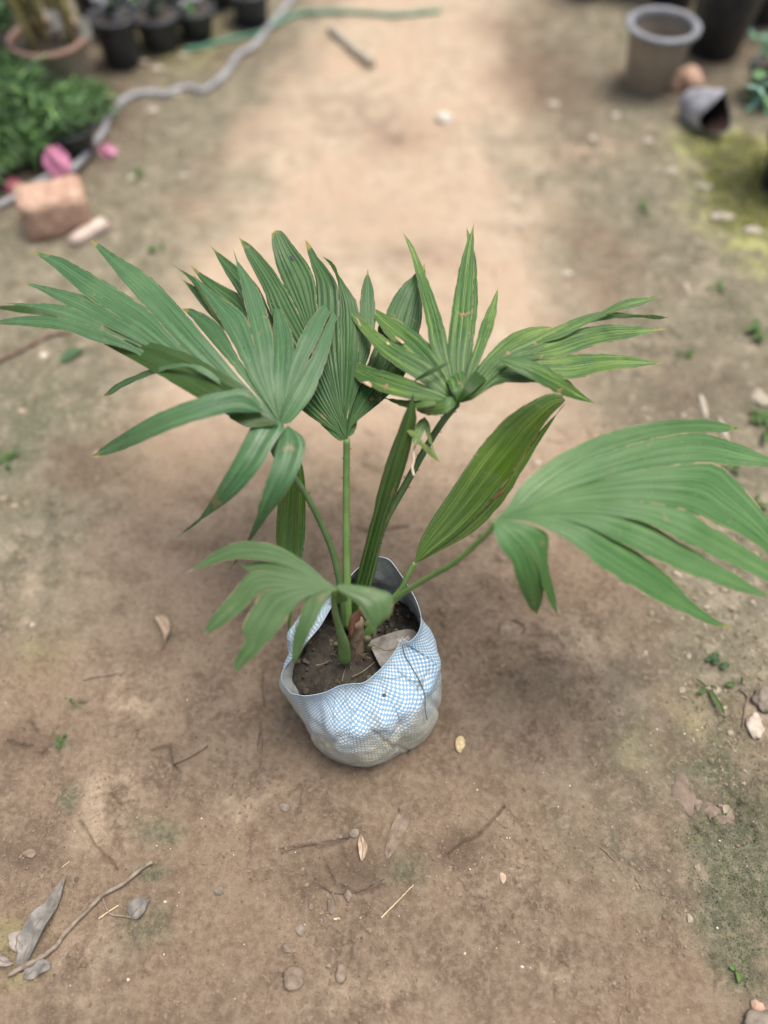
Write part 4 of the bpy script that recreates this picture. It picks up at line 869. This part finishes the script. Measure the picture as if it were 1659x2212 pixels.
# small weeds
def weed(name, label, loc, leaves, mat, cat='weed', stem=None):
    o = empty(name, loc, label, cat)
    for (frame, s, L, R_, t, z0, z1_) in leaves:
        Lp = crom([frame(*s)] + [frame(*p) for p in L] + [frame(*t)], 14); Rp = crom([frame(*s)] + [frame(*p) for p in R_] + [frame(*t)], 14); mb = MB(); rows = []; uv = []
        for i in range(14):
            q = i / 13; rows.append([gsurf(*(Lp[i] * (1 - c) + Rp[i] * c), z0 + (z1_ - z0) * math.sin(q * 1.9) - .003 * (1 - abs(2 * c - 1))) for c in np.linspace(0, 1, 5)]); uv.append([(c, q) for c in np.linspace(0, 1, 5)])
        mb.grid(rows, uv); mb.build('leaf', mat, o)
    if stem:
        mb = MB(); mb.tube([tuple(onG(*zw(*p), .003 + .003 * i)) for i, p in enumerate(stem)], .0009, 5); mb.build('stem', M_weed, o)
    return o
def oval(cx, cy, rx, ry, a=0):
    c, s = math.cos(a), math.sin(a); f = lambda x, y: (cx + x * c - y * s, cy + x * s + y * c)
    return f(-rx, 0), [f(-rx*.6, -ry*.8), f(0, -ry), f(rx*.6, -ry*.8)], [f(-rx*.6, ry*.8), f(0, ry), f(rx*.6, ry*.8)], f(rx, 0)
weed('seedling', 'round leaved seedling near the right edge', onG(*zw(960, 500)), [(zw, *oval(*e), .006, .012) for e in [(910,430,52,50,.2),(845,465,35,38,.9),(930,485,48,42,.4),(1040,545,55,48,.5)]], M_weed, 'seedling', [(860,480),(950,480),(1030,530)])
weed('grass_tuft', 'small grass tuft with one long blade pointing down near the right edge', onG(*zw(840, 810)), [
    (zw, (840,830), [(860,900),(930,1040),(980,1130)], [(890,860),(970,1000),(1010,1090)], (1028,1165), .006, .014), (zw, (840,830), [(790,830),(740,850)], [(800,880),(750,900)], (690,880), .006, .010),
    (zw, (850,800), [(790,780),(730,735)], [(780,800),(720,765)], (680,705), .006, .010), (zw, (860,790), [(900,790),(930,810)], [(900,805),(930,825)], (945,835), .004, .008)], M_weed, 'grass')
weed('seedling', 'small pale two leaved seedling at the hooked twig', onG(*zw(1240, 780)), [(zw, (1190,770), [(1150,745),(1090,750)], [(1160,800),(1100,810)], (1045,775), .005, .010), (zw, (1245,780), [(1230,740),(1232,710)], [(1268,745),(1262,715)], (1250,695), .005, .012)], M_weed, 'seedling')
weed('seedling', 'light green forked sprout near the bottom right', onG(*z8(1515, 1610)), [(z8, (1515,1605), [(1495,1600),(1485,1588)], [(1512,1592),(1500,1578)], (1486,1578), .004, .010), (z8, (1512,1598), [(1515,1630),(1520,1650)], [(1535,1615),(1540,1640)], (1530,1658), .004, .008)], leaf_mat('sprout', (.12,.24,.07), (.2,.34,.12), (.1,.2,.05), (.08,.14,.03), .3, .5, 2, spots=0), 'seedling')
weed('fallen_leaf', 'pale green fallen leaf beside the brown stick at left', onG(150, 765), [(ident, (128,780), [(140,765),(160,757)], [(145,785),(170,772)], (188,757), .004, .010)], M_weed, 'leaf')
stone(ident, 95, 770, .009, M_pale, 'white pebble below the brown stick at left', 'pebble', 1, 1, .5, 'pebble', 30)
def tuft(label, u, v, r, n=12, mat=None, L=.02, seed=0, h=.5):
    c = onG(u, v); o = empty('weed_clump', c, label, 'weed'); rs = random.Random(seed); mb = MB()
    for k in range(n):
        a = rs.uniform(0, 6.28); d = np.array([math.cos(a), math.sin(a), 0]); s = c + d * rs.uniform(0, r) ; l = L * rs.uniform(.6, 1.3); w_ = l * rs.uniform(.18, .3); sd_ = np.array([-d[1], d[0], 0])
        rows = []; uv = []
        for i in range(7):
            q = i / 6; p = s + d * l * q + np.array([0, 0, l * h * math.sin(q * 2.2) + .002]); ww = w_ * math.sin(math.pi * min(.98, q * .9 + .06))
            rows.append([p - sd_ * ww, p + np.array([0, 0, -ww * .25]), p + sd_ * ww]); uv.append([(0, q), (.5, q), (1, q)])
        mb.grid(rows, uv)
    mb.build('leaf_rosette', mat or M_weed, o); return o
for k, (u, v, r, n, L, lab) in enumerate([(14,1000,.015,10,.020,'little weed at the left edge below the wide leaf'), (1645,722,.02,14,.03,'green weed at the right edge beside the palm'), (1545,628,.012,7,.018,'tiny weed on the mossy ground at upper right'),
    (1575,1015,.012,8,.022,'small weed between the right leaf ends'), (290,385,.02,9,.02,'small weed right of the red brick'), (345,545,.015,8,.018,'tiny weed beside the tip of the left leaf'), (1648,930,.015,9,.03,'weed cut by the right edge above the big leaf'),
    (1475,770,.010,6,.018,'tiny pale weed right of the streaked leaf'), (1625,1085,.012,8,.02,'weed behind the far end of the nearest leaf'), (1400,455,.014,8,.02,'little weed near the yellow moss'), (128,1602,.010,12,.008,'minute green plants in the crumbly pocket at left'), (150,1519,.007,8,.007,'minute green plants above the crumbly pocket'), (1640,905,.010,7,.02,'small weed beside the pale stones at the right edge')]):
    tuft(lab, u, v, r, n, None, L, 60 + k)
# pale scraps and stones on the mossy borders
M_scr = simple('pale_scrap', (.28, .245, .19), (.42, .37, .30), 50, .8, .5, .003)
for k, (u, v, r, sx, sy, lab) in enumerate([(1520,405,.022,1.3,.8,'pale stone on the yellow moss at right'), (1560,470,.026,1.6,.7,'long pale flake on the moss at right'), (1625,500,.022,1.3,.8,'pale flake at the right edge of the moss'), (1640,860,.028,.8,1.2,'pale lump at the right edge above the big leaf'),
    (1520,880,.014,.6,3.0,'upright pale chip beyond the far right leaf'), (1562,930,.013,.6,3.4,'slim pale chip next to the lump at the right edge'), (1485,625,.011,.6,3.0,'slim pale chip above the streaked leaf tips'), (1195,226,.020,1.2,.9,'pale pebble left of the yellow moss, far back'), (1330,250,.018,1.,.9,'greenish pale pebble in front of the beige pot'),
    (1280,300,.017,.8,1.2,'pinkish pebble on the right border'), (1400,305,.018,1,1,'grey green pebble under the torn sleeve'), (1450,370,.017,1.2,.9,'small pale pebble left of the moss'), (285,385,.017,1.,1.,'cream pebble right of the pink scraps'), (395,380,.015,1.2,.9,'cream pebble on the left border of the path'),
    (310,135,.020,1.2,.9,'pale pebble by the black pots at left'), (340,150,.022,1.2,.9,'larger pale pebble by the black pots at left'), (395,120,.018,1.2,.9,'cream pebble under the green hose'), (375,205,.020,1.3,.9,'pale stone beside the grey hose'), (330,240,.022,1.,.9,'whitish stone where the grey hose bends'),
    (1225,592,.014,1.2,.8,'pale flake on the path right of the palm'), (1120,490,.012,1.3,.8,'small cream flake far behind the palm'), (1000,565,.010,1.3,.8,'cream crumb behind the upright leaf tips'), (1160,1000,.010,1,1,'light pebble behind the nearest leaf'), (70,1350,.006,1,1,'grey pebble at the left side of the path')]):
    stone(ident, u, v, r * .8, M_scr, lab, 'pebble', sx, sy, .35, 'pebble', 200 + k, .3, .4)
# soil crumbs and sand grains that nobody could count
def scatter(name, n, umin, umax, vmin, vmax, rmin, rmax, mat, seed, dens=None, zs=.7, label=None):
    rs = np.random.RandomState(seed); phi_ = (1 + 5 ** .5) / 2
    ico = np.array([(-1,phi_,0),(1,phi_,0),(-1,-phi_,0),(1,-phi_,0),(0,-1,phi_),(0,1,phi_),(0,-1,-phi_),(0,1,-phi_),(phi_,0,-1),(phi_,0,1),(-phi_,0,-1),(-phi_,0,1)]) / 1.9
    fc = np.array([(0,11,5),(0,5,1),(0,1,7),(0,7,10),(0,10,11),(1,5,9),(5,11,4),(11,10,2),(10,7,6),(7,1,8),(3,9,4),(3,4,2),(3,2,6),(3,6,8),(3,8,9),(4,9,5),(2,4,11),(6,2,10),(8,6,7),(9,8,1)])
    u = rs.uniform(umin, umax, n * 3); v = rs.uniform(vmin, vmax, n * 3); P = np.array([G(a, b) for a, b in zip(u, v)])
    if dens is not None: P = P[rs.rand(len(P)) < dens(P[:, 0], P[:, 1])]
    P = P[:n]; P = P[~(((P[:, 0] + .03) / .11) ** 2 + ((P[:, 1] - .46) / .11) ** 2 < 1)]; n = len(P)
    r = rmin + (rmax - rmin) * rs.rand(n) ** 3; hh = height(P[:, 0], P[:, 1])
    V = ico[None] * (1 + rs.uniform(-.3, .3, (n, 12, 1))) * r[:, None, None] * np.stack([rs.uniform(.7, 1.3, n), rs.uniform(.7, 1.3, n), rs.uniform(.4, zs, n)], 1)[:, None]
    V = V + np.stack([P[:, 0], P[:, 1], hh + r * .15], 1)[:, None]; Fc = (fc[None] + 12 * np.arange(n)[:, None, None]).reshape(-1, 3)
    me_ = bpy.data.meshes.new(name); me_.from_pydata(V.reshape(-1, 3).tolist(), [], Fc.tolist()); me_.materials.append(mat); me_.update()
    o = bpy.data.objects.new(name, me_); SC.collection.objects.link(o); tag(o, kind='stuff'); return o
cld = lambda x, y: np.clip((fbm(x * 9, y * 9, 401, 3) - .42) * 4, .05, 1)
scatter('soil_crumbs', 9000, -60, 1720, 1000, 2260, .0006, .0036, simple('crumb_soil', (.13, .09, .062), (.24, .175, .125), 60, .95, .4), 5, cld)
scatter('sand_grains', 350, -60, 1720, 1000, 2260, .0005, .0014, simple('grain_pale', (.50, .42, .32), (.66, .6, .5), 60, .9), 6)
scatter('border_litter', 1600, 1250, 1720, 350, 2260, .001, .008, simple('litter_mix', (.10, .085, .05), (.36, .30, .23), 45, .95, .4), 7, lambda x, y: sstep(.42, .62, x) * cld(x, y), .5)
scatter('border_litter', 700, -80, 420, 300, 1150, .002, .009, simple('litter_mix_left', (.11, .09, .055), (.34, .28, .20), 45, .95, .4), 8, lambda x, y: sstep(-.45, -.7, x) * cld(x, y), .5)
# short moss and algae tufts on the borders
def moss_tufts(name, n, seed, box, mat, dens, L=(.002, .006)):
    rs = np.random.RandomState(seed); P = np.array([G(a, b) for a, b in zip(rs.uniform(box[0], box[1], n * 4), rs.uniform(box[2], box[3], n * 4))])
    P = P[rs.rand(len(P)) < dens(P[:, 0], P[:, 1])][:n]; n = len(P); hh = height(P[:, 0], P[:, 1]); a = rs.uniform(0, 6.28, n); l = rs.uniform(*L, n); tl = rs.uniform(.2, 1.1, n)
    b = np.stack([P[:, 0], P[:, 1], hh - .0005], 1); d = np.stack([np.cos(a) * np.sin(tl), np.sin(a) * np.sin(tl), np.cos(tl)], 1); s = np.stack([-np.sin(a), np.cos(a), 0 * a], 1)
    V = np.stack([b - s * l[:, None] * .16, b + s * l[:, None] * .16, b + d * l[:, None] * .6 + s * l[:, None] * .13, b + d * l[:, None] + np.array([0, 0, -.0006]), b + d * l[:, None] * .6 - s * l[:, None] * .13], 1)
    me_ = bpy.data.meshes.new(name); me_.from_pydata(V.reshape(-1, 3).tolist(), [], (np.arange(5)[None] + 5 * np.arange(n)[:, None]).tolist()); me_.materials.append(mat); me_.update()
    o = bpy.data.objects.new(name, me_); SC.collection.objects.link(o); tag(o, kind='stuff')
M_moss = simple('moss_dark', (.065, .080, .036), (.14, .15, .075), 40, .9); M_mossy = simple('moss_yellow', (.14, .16, .03), (.30, .30, .08), 30, .9)
def dens_of(L, thr=.25, sd=101):
    def f(x, y):
        a = 0
        for bl in L:
            u, v, ru, rv = bl[:4]; c = G(u, v); s = np.linalg.norm(G(u + ru, v) - c); t = np.linalg.norm(G(u, v + rv) - c); a = a + (bl[4] if len(bl) > 4 else 1) * np.exp(-(((x - c[0]) / s) ** 2 + ((y - c[1]) / t) ** 2))
        return np.clip(a * fbm(x * 26, y * 26, sd, 4) * 3.2 - thr, 0, 1)
    return f
moss_tufts('moss', 3800, 9, (1300, 1720, 1250, 2260), M_moss, dens_of([(1620,1700,120,200,.6),(1560,1820,140,120,.5),(1640,2000,110,160,.55),(1500,1450,160,160,.35),(1560,2050,120,120,.4)], .42))
moss_tufts('moss', 4500, 10, (1380, 1720, 280, 620), M_mossy, dens_of([(1620,400,80,55,1.3),(1560,340,90,30,.9),(1600,470,80,60,1.2)], .3, 111), (.004, .013))
# ---------------------------------------------------------------- the background: hoses, brick, pots and plants
M_hose = simple('hose_grey', (.20, .20, .21), (.34, .34, .35), 12, .45, .2, .003)
M_hoseg = simple('hose_green', (.045, .17, .105), (.09, .25, .165), 12, .45, .2, .003)
def hose(pts, r, mat, label, lift=None, name='hose'):
    P = crom([(*p[:2], p[2] if len(p) > 2 else 0) for p in pts], 110); q = []
    for i, p in enumerate(P):
        b = onG(p[0], p[1]); q.append((b[0], b[1], b[2] + r * .8 + p[2]))
    z = np.convolve(np.pad([a[2] for a in q], 4, 'edge'), np.ones(9) / 9, 'valid'); mb = MB(); mb.tube([(a[0], a[1], zz_) for a, zz_ in zip(q, z)], r, 12)
    return tag(mb.build(name, mat), label, 'hose')
hose([(-60,462),(0,449),(50,424),(110,393,.01),(160,382,.015),(200,333,.01),(227,287),(240,253),(277,217),(320,206),(360,210),(400,194),(443,200),(493,160),(513,127),(547,107),(585,60),(618,20),(650,-20),(690,-70)], .0105, M_hose, 'thick weathered grey hose winding along the left border')
hose([(400,112),(440,105),(500,88),(560,75),(610,48),(640,35),(700,30),(760,30),(850,37),(900,33),(950,27)], .008, M_hoseg, 'thin green hose lying across the far path')
twig('stick', M_scr, ident, [(714,68),(745,95),(775,122),(806,146)], .016, .019, 'thick pale stick lying on the far path', 'stick')
def block(name, c, dims, rz, mat, label, cat, seed, tilt=(0, 0), jit=.004, bev=.006):
    bm = bmesh.new(); bmesh.ops.create_cube(bm, size=1); bmesh.ops.scale(bm, vec=dims, verts=bm.verts)
    bmesh.ops.bevel(bm, geom=bm.edges[:], offset=bev, segments=2, affect='EDGES'); bmesh.ops.subdivide_edges(bm, edges=bm.edges[:], cuts=4, use_grid_fill=True)
    rs = random.Random(seed); k = rs.uniform(0, 9)
    for v in bm.verts:
        n_ = float(fbm(np.array([v.co.x * 25 + k + v.co.z * 11]), np.array([v.co.y * 25 - v.co.z * 17]), seed, 3)[0]) - .5
        v.co += v.co.normalized() * n_ * jit * 5
    me_ = bpy.data.meshes.new(name); bm.to_mesh(me_); bm.free(); me_.materials.append(mat); me_.polygons.foreach_set('use_smooth', [True] * len(me_.polygons))
    o = bpy.data.objects.new(name, me_); SC.collection.objects.link(o); o.location = tuple(map(float, c)); o.rotation_euler = (tilt[0], tilt[1], rz); return tag(o, label, cat)
c = onG(118, 505); block('brick', (c[0], c[1] + .05, c[2] + .042), (.165, .125, .10), R(24), M_brick, 'broken red brick lying under the grey hose', 'brick', 3, (R(-4), R(5)), .005, .003)
c = onG(196, 510); block('brick_chip', (c[0], c[1], c[2] + .012), (.036, .115, .026), R(-42), simple('pale_brick', (.42, .33, .28), (.55, .46, .40), 40, .9), 'pale splinter of brick leaning beside the red brick', 'brick', 8, jit=.002, bev=.004)
M_pink = simple('pink_petal', (.62, .22, .36), (.72, .34, .48), 20, .5, .2, .003); M_pinkd = simple('pink_petal_deep', (.62, .14, .20), (.72, .24, .30), 20, .5, .2, .003)
def petal(u, v, w_, h_, mat, label, z0=.0, tilt=.6):
    b = onG(u, v); mb = MB(); rows = []
    for i in range(12):
        q = i / 11; ww = w_ * (math.sin(math.pi * min(1, .22 + q * .72)) ** .6) * .5; row = []
        for j in range(9):
            c_ = j / 8 * 2 - 1; row.append((b[0] + c_ * ww, b[1] + tilt * h_ * q * .5 + .012 * c_ * c_ + .004 * math.sin(7 * q + 4 * c_), b[2] + z0 + .003 + h_ * q * .85 + .004 * math.sin(5 * c_ + 3 * q)))
        rows.append(row)
    mb.grid(rows); back = [[(p[0], p[1] + .0012, p[2]) for p in r_][::-1] for r_ in rows]; mb.grid(back); return tag(mb.build('petal', mat), label, 'petal')
petal(133, 398, .075, .085, M_pink, 'largest bright pink petal standing behind the red brick', .02)
petal(234, 345, .05, .04, M_pink, 'small bright pink petal leaning on the grey hose', .0)
petal(26, 418, .055, .035, M_pinkd, 'deep pink petal at the left edge', .0)

M_pot_b = simple('pot_black', (.012, .014, .018), (.028, .031, .038), 20, .45, .2, .002, .5); M_pot_y = simple('pot_beige', (.20, .165, .125), (.27, .23, .18), 9, .75, .3, .003)
M_pot_rim = simple('pot_rim_grey', (.14, .145, .16), (.21, .215, .235), 14, .6, .2, .002); M_soilf = simple('pot_soil', (.05, .042, .034), (.11, .09, .07), 60, .95, .8, .004)
M_pot_t = simple('pot_tan_rim', (.22, .13, .10), (.32, .21, .16), 10, .7)
def lathe(mb, prof, c, k=40, mi=0, wob=0):
    mb.grid([[(c[0] + r * math.cos(2*math.pi*j/k) * (1 + wob * math.sin(3 * 2*math.pi*j/k + 9 * z)), c[1] + r * math.sin(2*math.pi*j/k), c[2] + z) for j in range(k)] for r, z in prof], mi=mi, close=True)
def pot(u, v, r0, r1, h, mat, rimmat, label, cat='plant pot', soil=.75, name='plant_pot', group=None, lip=.010):
    b = onG(u, v); b[2] -= .002; o = empty(name, b, label, cat, group)
    mb = MB(); lathe(mb, [(.001, 0.002), (r0 * .95, 0), (r0, .004), (r0 + (r1 - r0) * .93, h * .93)], b); rows = [(r1 * .955, h * .93), (r1 * .93, h * .9), (r0 + (r1 - r0) * (soil - .05) - .004, h * (soil - .05))]; lathe(mb, rows, b); mb.build('pot_wall', mat, o)
    mb = MB(); lathe(mb, [(r1 * .93, h * .90), (r1 + lip * .5, h * .905), (r1 + lip, h * .93), (r1 + lip, h * .985), (r1 + lip * .5, h), (r1 - lip * .6, h), (r1 - lip, h * .97), (r1 - lip * 1.1, h * .90)], b); mb.build('pot_rim', rimmat, o)
    mb = MB(); rs_ = r0 + (r1 - r0) * soil; lathe(mb, [(.001, h * soil + .006), (rs_ * .3, h * soil + .008), (rs_ * .6, h * soil + .002), (rs_ * .85, h * soil + .004), (rs_ * 1.0, h * soil)], b, wob=.02); mb.build('soil', M_soilf, o)
    return o, b
F_dark = simple('foliage_dark', (.020, .055, .018), (.055, .12, .035), 30, .5); F_mid = simple('foliage_mid', (.045, .12, .035), (.105, .215, .070), 30, .5)
F_lit = simple('foliage_light', (.09, .20, .05), (.19, .33, .11), 30, .5)
F_blue = simple('foliage_blue', (.055, .15, .105), (.13, .27, .20), 30, .5); F_yel = simple('foliage_yellow', (.15, .20, .04), (.26, .30, .09), 20, .5); F_pur = simple('foliage_grey', (.14, .13, .16), (.26, .25, .30), 20, .5)
def foliage(o, base, nst, hgt, spread, mats, seed, L=.035, asp=.28, per=16, stemmat=None, up=1.0, z0=0.0):
    rs = random.Random(seed); st_ = MB(); groups = [MB() for _ in mats]
    for k in range(nst):
        a = rs.uniform(0, 6.28); sp = spread * rs.uniform(.2, 1.05); H = hgt * rs.uniform(.55, 1.1); pts = []
        for i in range(8):
            q = i / 7; pts.append(np.array([base[0] + math.cos(a) * sp * q ** 1.4, base[1] + math.sin(a) * sp * q ** 1.4, base[2] + z0 + H * math.sin(q * 1.45 * up)]) + np.array([rs.gauss(0, .004) for _ in range(3)]) * q)
        st_.tube(pts, list(np.linspace(.0028, .0012, 8)), 5)
        for m_ in range(per):
            q = rs.uniform(.18, 1.0); i = min(6, int(q * 7)); p = pts[i] + (pts[i + 1] - pts[i]) * (q * 7 - i); d = np.array([rs.gauss(0, 1), rs.gauss(0, 1), rs.gauss(.25, .5)]); d /= np.linalg.norm(d); l = L * rs.uniform(.6, 1.3)
            s_ = np.cross(d, [rs.gauss(0, .4), rs.gauss(0, .4), 1]); s_ /= np.linalg.norm(s_); dn = np.array([0, 0, -1]); ww = l * asp
            g = groups[rs.randrange(len(mats))]
            g.add([p, p + d * l * .3 - s_ * ww + dn * l * .02, p + d * l * .3 + s_ * ww + dn * l * .02, p + d * l * .7 - s_ * ww * .7 + dn * l * .1, p + d * l * .7 + s_ * ww * .7 + dn * l * .1, p + d * l + dn * l * .22, p + d * l * .35 + dn * l * .06, p + d * l * .7 + dn * l * .15],
                  [(0, 6, 1), (0, 2, 6), (1, 6, 7, 3), (6, 2, 4, 7), (3, 7, 5), (7, 4, 5)])
    st_.build('stem', stemmat or F_dark, o)
    for g, m_ in zip(groups, mats):
        if g.v: g.build('foliage', m_, o)
# right side
pot(1397, 183, .070, .100, .185, M_pot_y, M_pot_rim, 'empty beige pot with a thick grey rim at upper right', 'plant pot', .55, lip=.011)
o_, b_ = pot(1537, 108, .085, .115, .30, M_pot_b, M_pot_b, 'tall black pot right behind the beige pot', 'plant pot', .9)
foliage(o_, b_ + np.array([0, 0, .27]), 8, .25, .12, [F_dark, F_mid], 71)
for k, (u, v, h, lab) in enumerate([(1640,40,.22,'black pot cut by the top right corner'), (1450,5,.24,'black pot at the top edge left of the tall one'), (1268,-18,.14,'small black pot farthest left along the top right edge'), (1350,-22,.18,'small black pot at the top edge left of the beige pot')]):
    o_, b_ = pot(u, v, .07 if k < 2 else .055, .10 if k < 2 else .075, h, M_pot_b, M_pot_b, lab, 'plant pot', .9); foliage(o_, b_ + np.array([0, 0, h * .85]), 7, .16, .10, [F_dark, F_mid, F_pur], 80 + k, .03)
stone(z6, 1115, 575, .047, simple('terracotta', (.36, .22, .16), (.50, .34, .25), 40, .9, .6, .004), 'terracotta coloured lump beside the beige pot', 'lump', 1.1, .9, 1.0, 'clay_lump', 31, .5, .35)
# torn plastic sleeve lying on its side
slc = onG(*z6(1250, 850)); slv = empty('plastic_sleeve', slc, 'torn white plastic sleeve lying open with a black inside', 'sleeve')
ax = Vector((.36, -.78, .30)).normalized(); a1 = Vector((0, 0, 1)); a1 = (a1 - ax * a1.dot(ax)).normalized(); a2 = ax.cross(a1)
def sleeve(r_in, L0, L1, jit):
    rows = []
    for i in range(14):
        q = i / 13; row = []
        for j in range(36):
            f = 2 * math.pi * j / 36; rr_ = r_in * (1 + jit * (float(fbm(np.array([f * 1.3 + 5]), np.array([q * 3.]), 501, 3)[0]) - .5) * 2) * (.82 + .18 * q); Lq = L0 + (L1 - L0) * q + (.022 * math.sin(2 * f + .6) * q)
            p = Vector(slc) + Vector((-.01, .02, .054)) + ax * Lq + a1 * rr_ * math.cos(f) * 1.05 + a2 * rr_ * math.sin(f) * .9; row.append((p.x, p.y, max(p.z, slc[2] + .002)))
        rows.append(row)
    return rows
mb = MB(); mb.grid(sleeve(.054, -.075, .050, .22), close=True); mb.build('outer_skin', simple('sleeve_white', (.20, .20, .23), (.38, .38, .42), 12, .5, .5, .01), slv)
mb = MB(); rws = sleeve(.051, -.068, .046, .22); mb.grid([r_[::-1] for r_ in rws], close=True); mb.add(rws[0], [tuple(range(36))]); mb.build('inner_skin', simple('sleeve_black', (.008, .007, .008), (.045, .022, .016), 10, .6), slv)
# blue green plant at the right edge, in a black pot
o_, b_ = pot(1712, 405, .085, .11, .14, M_pot_b, M_pot_b, 'black pot with blue green leaves cut by the right edge', 'potted plant', .9, 'potted_plant')
foliage(o_, b_ + np.array([0, .02, .12]), 26, .17, .22, [F_blue, F_mid, F_blue], 91, .07, .20, 10)
# left side
o_, b_ = pot(140, 190, .088, .112, .160, M_pot_y, M_pot_t, 'beige pot with a reddish rim and yellowish canes at upper left', 'potted plant', .85, 'potted_plant')
M_cane = simple('cane', (.22, .20, .07), (.36, .31, .14), 14, .5); mb = MB(); rs = random.Random(12)
for k in range(11):
    a = rs.uniform(0, 6.28); r_ = .075 * math.sqrt(rs.random()); p = b_ + np.array([math.cos(a) * r_, math.sin(a) * r_, .13]); d = np.array([rs.gauss(-.02, .05), rs.gauss(0.02, .05), .55])
    mb.tube([p, p + d * .3 + np.array([0, 0, 0]), p + d * .7, p + d], [.010, .012, .011, .009], 8)
    for q in (.2, .45, .7): mb.tube([p + d * (q - .006), p + d * (q + .006)], [.0135, .0135], 8)
mb.build('cane', M_cane, o_); foliage(o_, b_ + np.array([0, 0, .35]), 9, .25, .18, [F_yel, F_mid], 93, .09, .15, 8)
for k, (u, v, r0, h, lab) in enumerate([(225,62,.062,.15,'black pot in the second row behind the beige caned pot'), (350,10,.062,.15,'black pot in the second row, left of centre'), (430,-15,.062,.14,'black pot in the second row behind the pale leaved one'), (505,-30,.062,.15,'black pot farthest back beside the hoses'),
    (1310,-60,.07,.2,'black pot at the top edge behind the small ones'), (1400,-70,.07,.2,'black pot behind the rim of the beige pot'), (1560,-40,.08,.25,'large black pot behind the tall black pot'), (1655,210,.06,.09,'low black pot under the blue green leaves')]):
    o_, b_ = pot(u, v, r0, r0 * 1.25, h, M_pot_b, M_pot_b, lab, 'potted plant', .9, 'potted_plant'); foliage(o_, b_ + np.array([0, 0, h * .85]), 9, .12, .10, [[F_dark, F_mid], [F_pur, F_mid], [F_dark, F_pur]][k % 3] if k < 7 else [F_blue, F_mid], 210 + k, .035, .25, 14)
for k, (u, v, r, h, lab) in enumerate([(-25,300,.12,.14,'dark green plant half cut by the left edge'), (40,238,.10,.10,'green plant low in front of the pots at upper left'), (105,345,.09,.09,'small green plant just behind the largest pink petal'), (165,268,.08,.06,'thin grassy plant below the reddish rimmed pot'), (-10,400,.10,.09,'low green plant behind the brick at the left edge')]):
    o_, b_ = pot(u, v, .045, .056, .07, M_pot_b, M_pot_b, lab, 'potted plant', .9, 'potted_plant'); foliage(o_, b_ + np.array([0, 0, .04]), 26, h, r, [F_mid, F_dark, F_lit], 230 + k, .062, .045, 34, F_mid)
for k, (u, v, z) in enumerate([(120, 44, .235), (184, 60, .225)]):
    t_ = G(u, v, z); mb = MB(); rows = [[(t_[0] + (j / 4 - .5) * .036, t_[1] + .004 * math.sin(j), t_[2] + (.5 - i / 6) * .055 + .003 * math.sin(3 * j)) for j in range(5)] for i in range(7)]; mb.grid(rows); mb.grid([[(p[0], p[1] + .002, p[2]) for p in r_][::-1] for r_ in rows])
    mb.tube([(t_[0], t_[1] + .004, t_[2]), (t_[0], t_[1] + .006, b_[2] + .13)], .003, 6)
    tag(mb.build('plant_tag', M_pale), ['blank white plant tag at the left among the canes', 'blank white plant tag at the right among the canes'][k], 'plant tag')
for k, (u, v, r0, r1, h, lab, ms_) in enumerate([(268,135,.056,.070,.15,'black pot right of the beige caned pot',[F_dark, F_pur]), (350,100,.058,.075,.11,'black pot with greyish leaves third from the left',[F_pur, F_dark]), (428,80,.052,.068,.10,'black pot with pale leaves under the top edge',[F_pur, F_mid]),
    (545,48,.055,.070,.11,'black pot nearest the bend of the green hose',[F_dark, F_yel]), (48,140,.06,.075,.12,'black pot squeezed left of the beige caned pot',[F_dark, F_mid]), (300,20,.075,.10,.18,'black pot cut by the top edge behind the greyish plant',[F_dark, F_mid]), (480,5,.06,.08,.14,'black pot cut by the top edge behind the hoses',[F_mid, F_yel]), (400,0,.06,.08,.14,'black pot at the top edge between two others',[F_mid, F_dark]), (20,40,.08,.10,.18,'black pot in the top left corner',[F_dark, F_mid])]):
    o_, b_ = pot(u, v, r0, r1, h, M_pot_b, M_pot_b, lab, 'potted plant', .88, 'potted_plant'); foliage(o_, b_ + np.array([0, 0, h * .82]), 6 if k < 6 else 9, .10, .09, ms_, 110 + k, .035, .3, 10)
for k, (u, v, r, h, n, lab, ms_) in enumerate([(0,235,.11,.16,26,'tall leafy green plant at the left edge',[F_mid, F_dark, F_lit]), (80,300,.11,.13,24,'leafy green plant in front of the beige caned pot',[F_mid, F_lit, F_blue]), (22,345,.13,.13,24,'bushy green plant behind the deep pink petal',[F_mid, F_dark, F_lit]), (165,330,.085,.10,16,'small leafy plant inside the bend of the grey hose',[F_mid, F_dark]), (205,245,.075,.05,14,'low pale leaved plant right of the bushes',[F_blue, F_lit])]):
    o_, b_ = pot(u, v, .055 if k < 4 else .03, .068 if k < 4 else .038, .085 if k < 4 else .03, M_pot_b, M_pot_b, lab, 'potted plant', .9, 'potted_plant'); foliage(o_, b_ + np.array([0, 0, .05 if k < 4 else .02]), n, h, r, [F_mid, F_dark, F_lit, F_dark], 130 + k, .060, .050, 34, F_dark)
